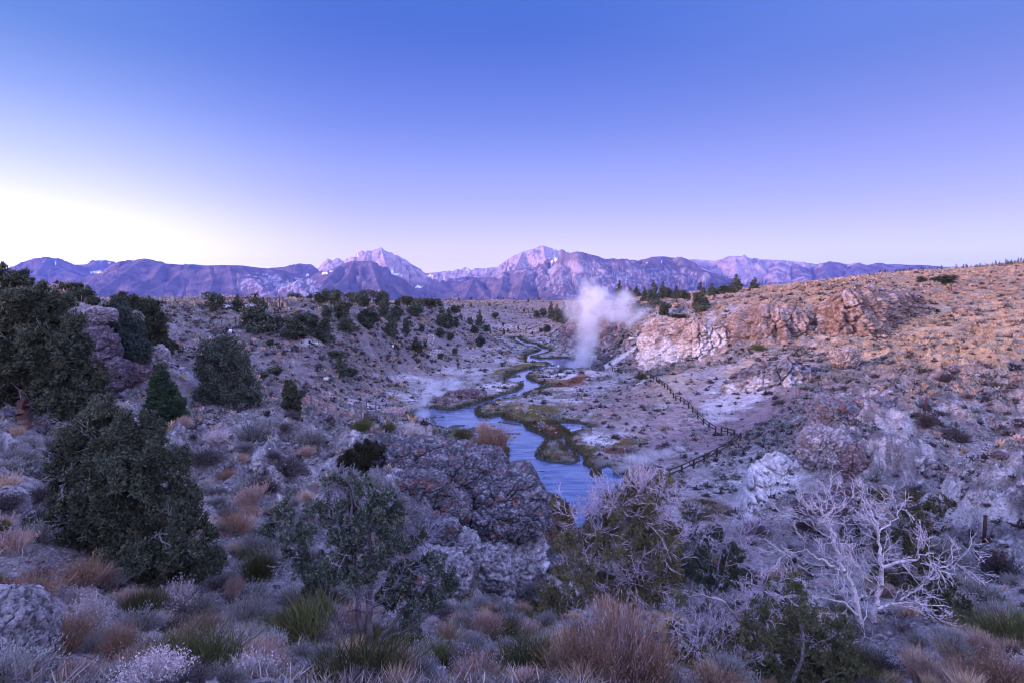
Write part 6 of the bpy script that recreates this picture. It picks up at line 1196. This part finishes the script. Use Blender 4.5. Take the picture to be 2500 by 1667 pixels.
# ---------------------------------------------------------------- steam
def build_steam(name, label, blobs, dens, nscale, seed=0., D=None, detail=4, lo=.42, hi=.62, step=None):
    """blobs: x, y, rx, ry (pixels), weight; one closed box whose air holds the vapour"""
    pos = [(F(x, y, d), rx * mpp(d), ry * mpp(d), w) for x, y, rx, ry, w, d in blobs]
    P = np.array([p for p, *_ in pos]); ex = np.array([(rx, rx * .9, ry) for _, rx, ry, _ in pos]) * 1.5
    lo3, hi3 = (P - ex).min(0), (P + ex).max(0); lo3[2] = max(lo3[2], .02); c = (lo3 + hi3) / 2; h = (hi3 - lo3) / 2
    me = bpy.data.meshes.new(name); v = [(a * h[0], b * h[1], z * h[2]) for z in (-1, 1) for b in (-1, 1) for a in (-1, 1)]
    me.from_pydata(v, [], [(0,2,3,1),(4,5,7,6),(0,1,5,4),(2,6,7,3),(0,4,6,2),(1,3,7,5)]); me.update()
    m, nt, b_ = new_mat(name + '_vapour'); N, L = nt.nodes, nt.links; N.remove(b_)
    pv = N.new('ShaderNodeVolumePrincipled'); L.new(pv.outputs[0], N['Material Output'].inputs['Volume']); pv.inputs['Color'].default_value = (.97, .97, .99, 1); pv.inputs['Anisotropy'].default_value = .1
    g = N.new('ShaderNodeNewGeometry')
    def M(op, a, b=None):
        n = N.new('ShaderNodeMath'); n.operation = op
        for i, x in enumerate((a, b)):
            if x is None: continue
            if isinstance(x, (int, float)): n.inputs[i].default_value = x
            else: L.new(x, n.inputs[i])
        return n.outputs[0]
    nz = N.new('ShaderNodeTexNoise'); nz.inputs['Scale'].default_value = nscale; nz.inputs['Detail'].default_value = detail; nz.inputs['Roughness'].default_value = .58; nz.inputs['Distortion'].default_value = .6
    off = N.new('ShaderNodeVectorMath'); off.operation = 'ADD'; L.new(g.outputs['Position'], off.inputs[0]); off.inputs[1].default_value = (seed * 10, 0, seed); L.new(off.outputs[0], nz.inputs[0])
    # warp the position a little so that the blobs have wispy outlines
    wv = N.new('ShaderNodeTexNoise'); wv.inputs['Scale'].default_value = nscale * .55; wv.inputs['Detail'].default_value = 3; L.new(off.outputs[0], wv.inputs[0])
    wsub = N.new('ShaderNodeVectorMath'); wsub.operation = 'SUBTRACT'; L.new(wv.outputs['Color'], wsub.inputs[0]); wsub.inputs[1].default_value = (.5, .5, .5)
    wsc = N.new('ShaderNodeVectorMath'); wsc.operation = 'SCALE'; L.new(wsub.outputs[0], wsc.inputs[0]); wsc.inputs[3].default_value = 1.1 / nscale
    wp = N.new('ShaderNodeVectorMath'); wp.operation = 'ADD'; L.new(g.outputs['Position'], wp.inputs[0]); L.new(wsc.outputs[0], wp.inputs[1])
    tot = None
    for p, rx, ry, w in pos:
        s1 = N.new('ShaderNodeVectorMath'); s1.operation = 'SUBTRACT'; L.new(wp.outputs[0], s1.inputs[0]); s1.inputs[1].default_value = tuple(p)
        s2 = N.new('ShaderNodeVectorMath'); s2.operation = 'MULTIPLY'; L.new(s1.outputs[0], s2.inputs[0]); s2.inputs[1].default_value = (1 / rx, 1 / (rx * .9), 1 / ry)
        ln = N.new('ShaderNodeVectorMath'); ln.operation = 'LENGTH'; L.new(s2.outputs[0], ln.inputs[0])
        mr = N.new('ShaderNodeMapRange'); mr.interpolation_type = 'SMOOTHERSTEP'; L.new(ln.outputs['Value'], mr.inputs[0]); mr.inputs[1].default_value = 1.0; mr.inputs[2].default_value = .0; mr.inputs[3].default_value = 0; mr.inputs[4].default_value = w
        tot = mr.outputs[0] if tot is None else M('ADD', tot, mr.outputs[0])
    nm = N.new('ShaderNodeMapRange'); L.new(nz.outputs[0], nm.inputs[0]); nm.inputs[1].default_value = lo; nm.inputs[2].default_value = hi; nm.inputs[3].default_value = .12; nm.inputs[4].default_value = 1.0
    L.new(M('MULTIPLY', M('MULTIPLY', tot, nm.outputs[0]), dens), pv.inputs['Density'])
    o = obj(name, me, m, loc=c); tag(o, label, 'steam', kind='stuff'); return o
def build_all_steam():
    D = 186
    build_steam('steam', 'tall white steam column rising from the hot pool and drifting right', [(1418,893,52,20,1.2,D),(1425,865,40,38,1.2,D),(1432,825,42,50,1.2,D),(1438,780,52,55,1.0,D),(1450,735,62,48,.9,D),(1500,765,60,44,.9,D),(1545,785,40,34,.8,D),(1525,735,52,34,.55,D),(1435,700,40,34,.4,D),(1560,760,36,30,.5,D),(1390,760,36,44,.5,D)], .62, .22, 1., lo=.38)
    D = 105
    build_steam('steam', 'thin wisp of steam over the left bank above the creek bend', [(1030,1010,36,26,1.0,103),(1035,975,34,32,.9,104),(1060,945,48,28,.8,106),(1110,935,55,24,.7,110),(1150,925,40,20,.4,114)], .6, .32, 2., lo=.38)
    build_steam('steam', 'low steam drifting over the white hot ground right of the creek', [(1560,1120,60,22,1.0,73),(1610,1105,60,18,.7,75),(1520,1138,40,14,.9,71),(1660,1085,50,16,.4,78)], .9, .45, 3.)
    build_steam('steam', 'little puff of steam by the grey vent on the right bank', [(1430,1022,18,14,1.0,98),(1442,1012,16,14,.8,99)], .8, .6, 4.)
    build_steam('steam', 'small puff of steam in the middle of the golden meadow', [(1282,1000,14,14,1.0,107),(1288,992,12,12,.7,108)], .7, .6, 5.)
build_all_steam()

# ---------------------------------------------------------------- haze
def build_haze():
    me = bpy.data.meshes.new('haze'); x, z0, z1 = 19600., -6., 1400.
    v = [(a * x, b * x, c) for c in (z0, z1) for b in (-1, 1) for a in (-1, 1)]
    me.from_pydata(v, [], [(0,2,3,1),(4,5,7,6),(0,1,5,4),(2,6,7,3),(0,4,6,2),(1,3,7,5)]); me.update()
    m, nt, b = new_mat('air'); nt.nodes.remove(b); pv = nt.nodes.new('ShaderNodeVolumePrincipled')
    nt.links.new(pv.outputs[0], nt.nodes['Material Output'].inputs['Volume'])
    pv.inputs['Color'].default_value = (.16, .30, 1.0, 1); pv.inputs['Density'].default_value = 2.4e-5; pv.inputs['Anisotropy'].default_value = .2
    tag(obj('haze', me, m), kind='stuff')
build_haze()
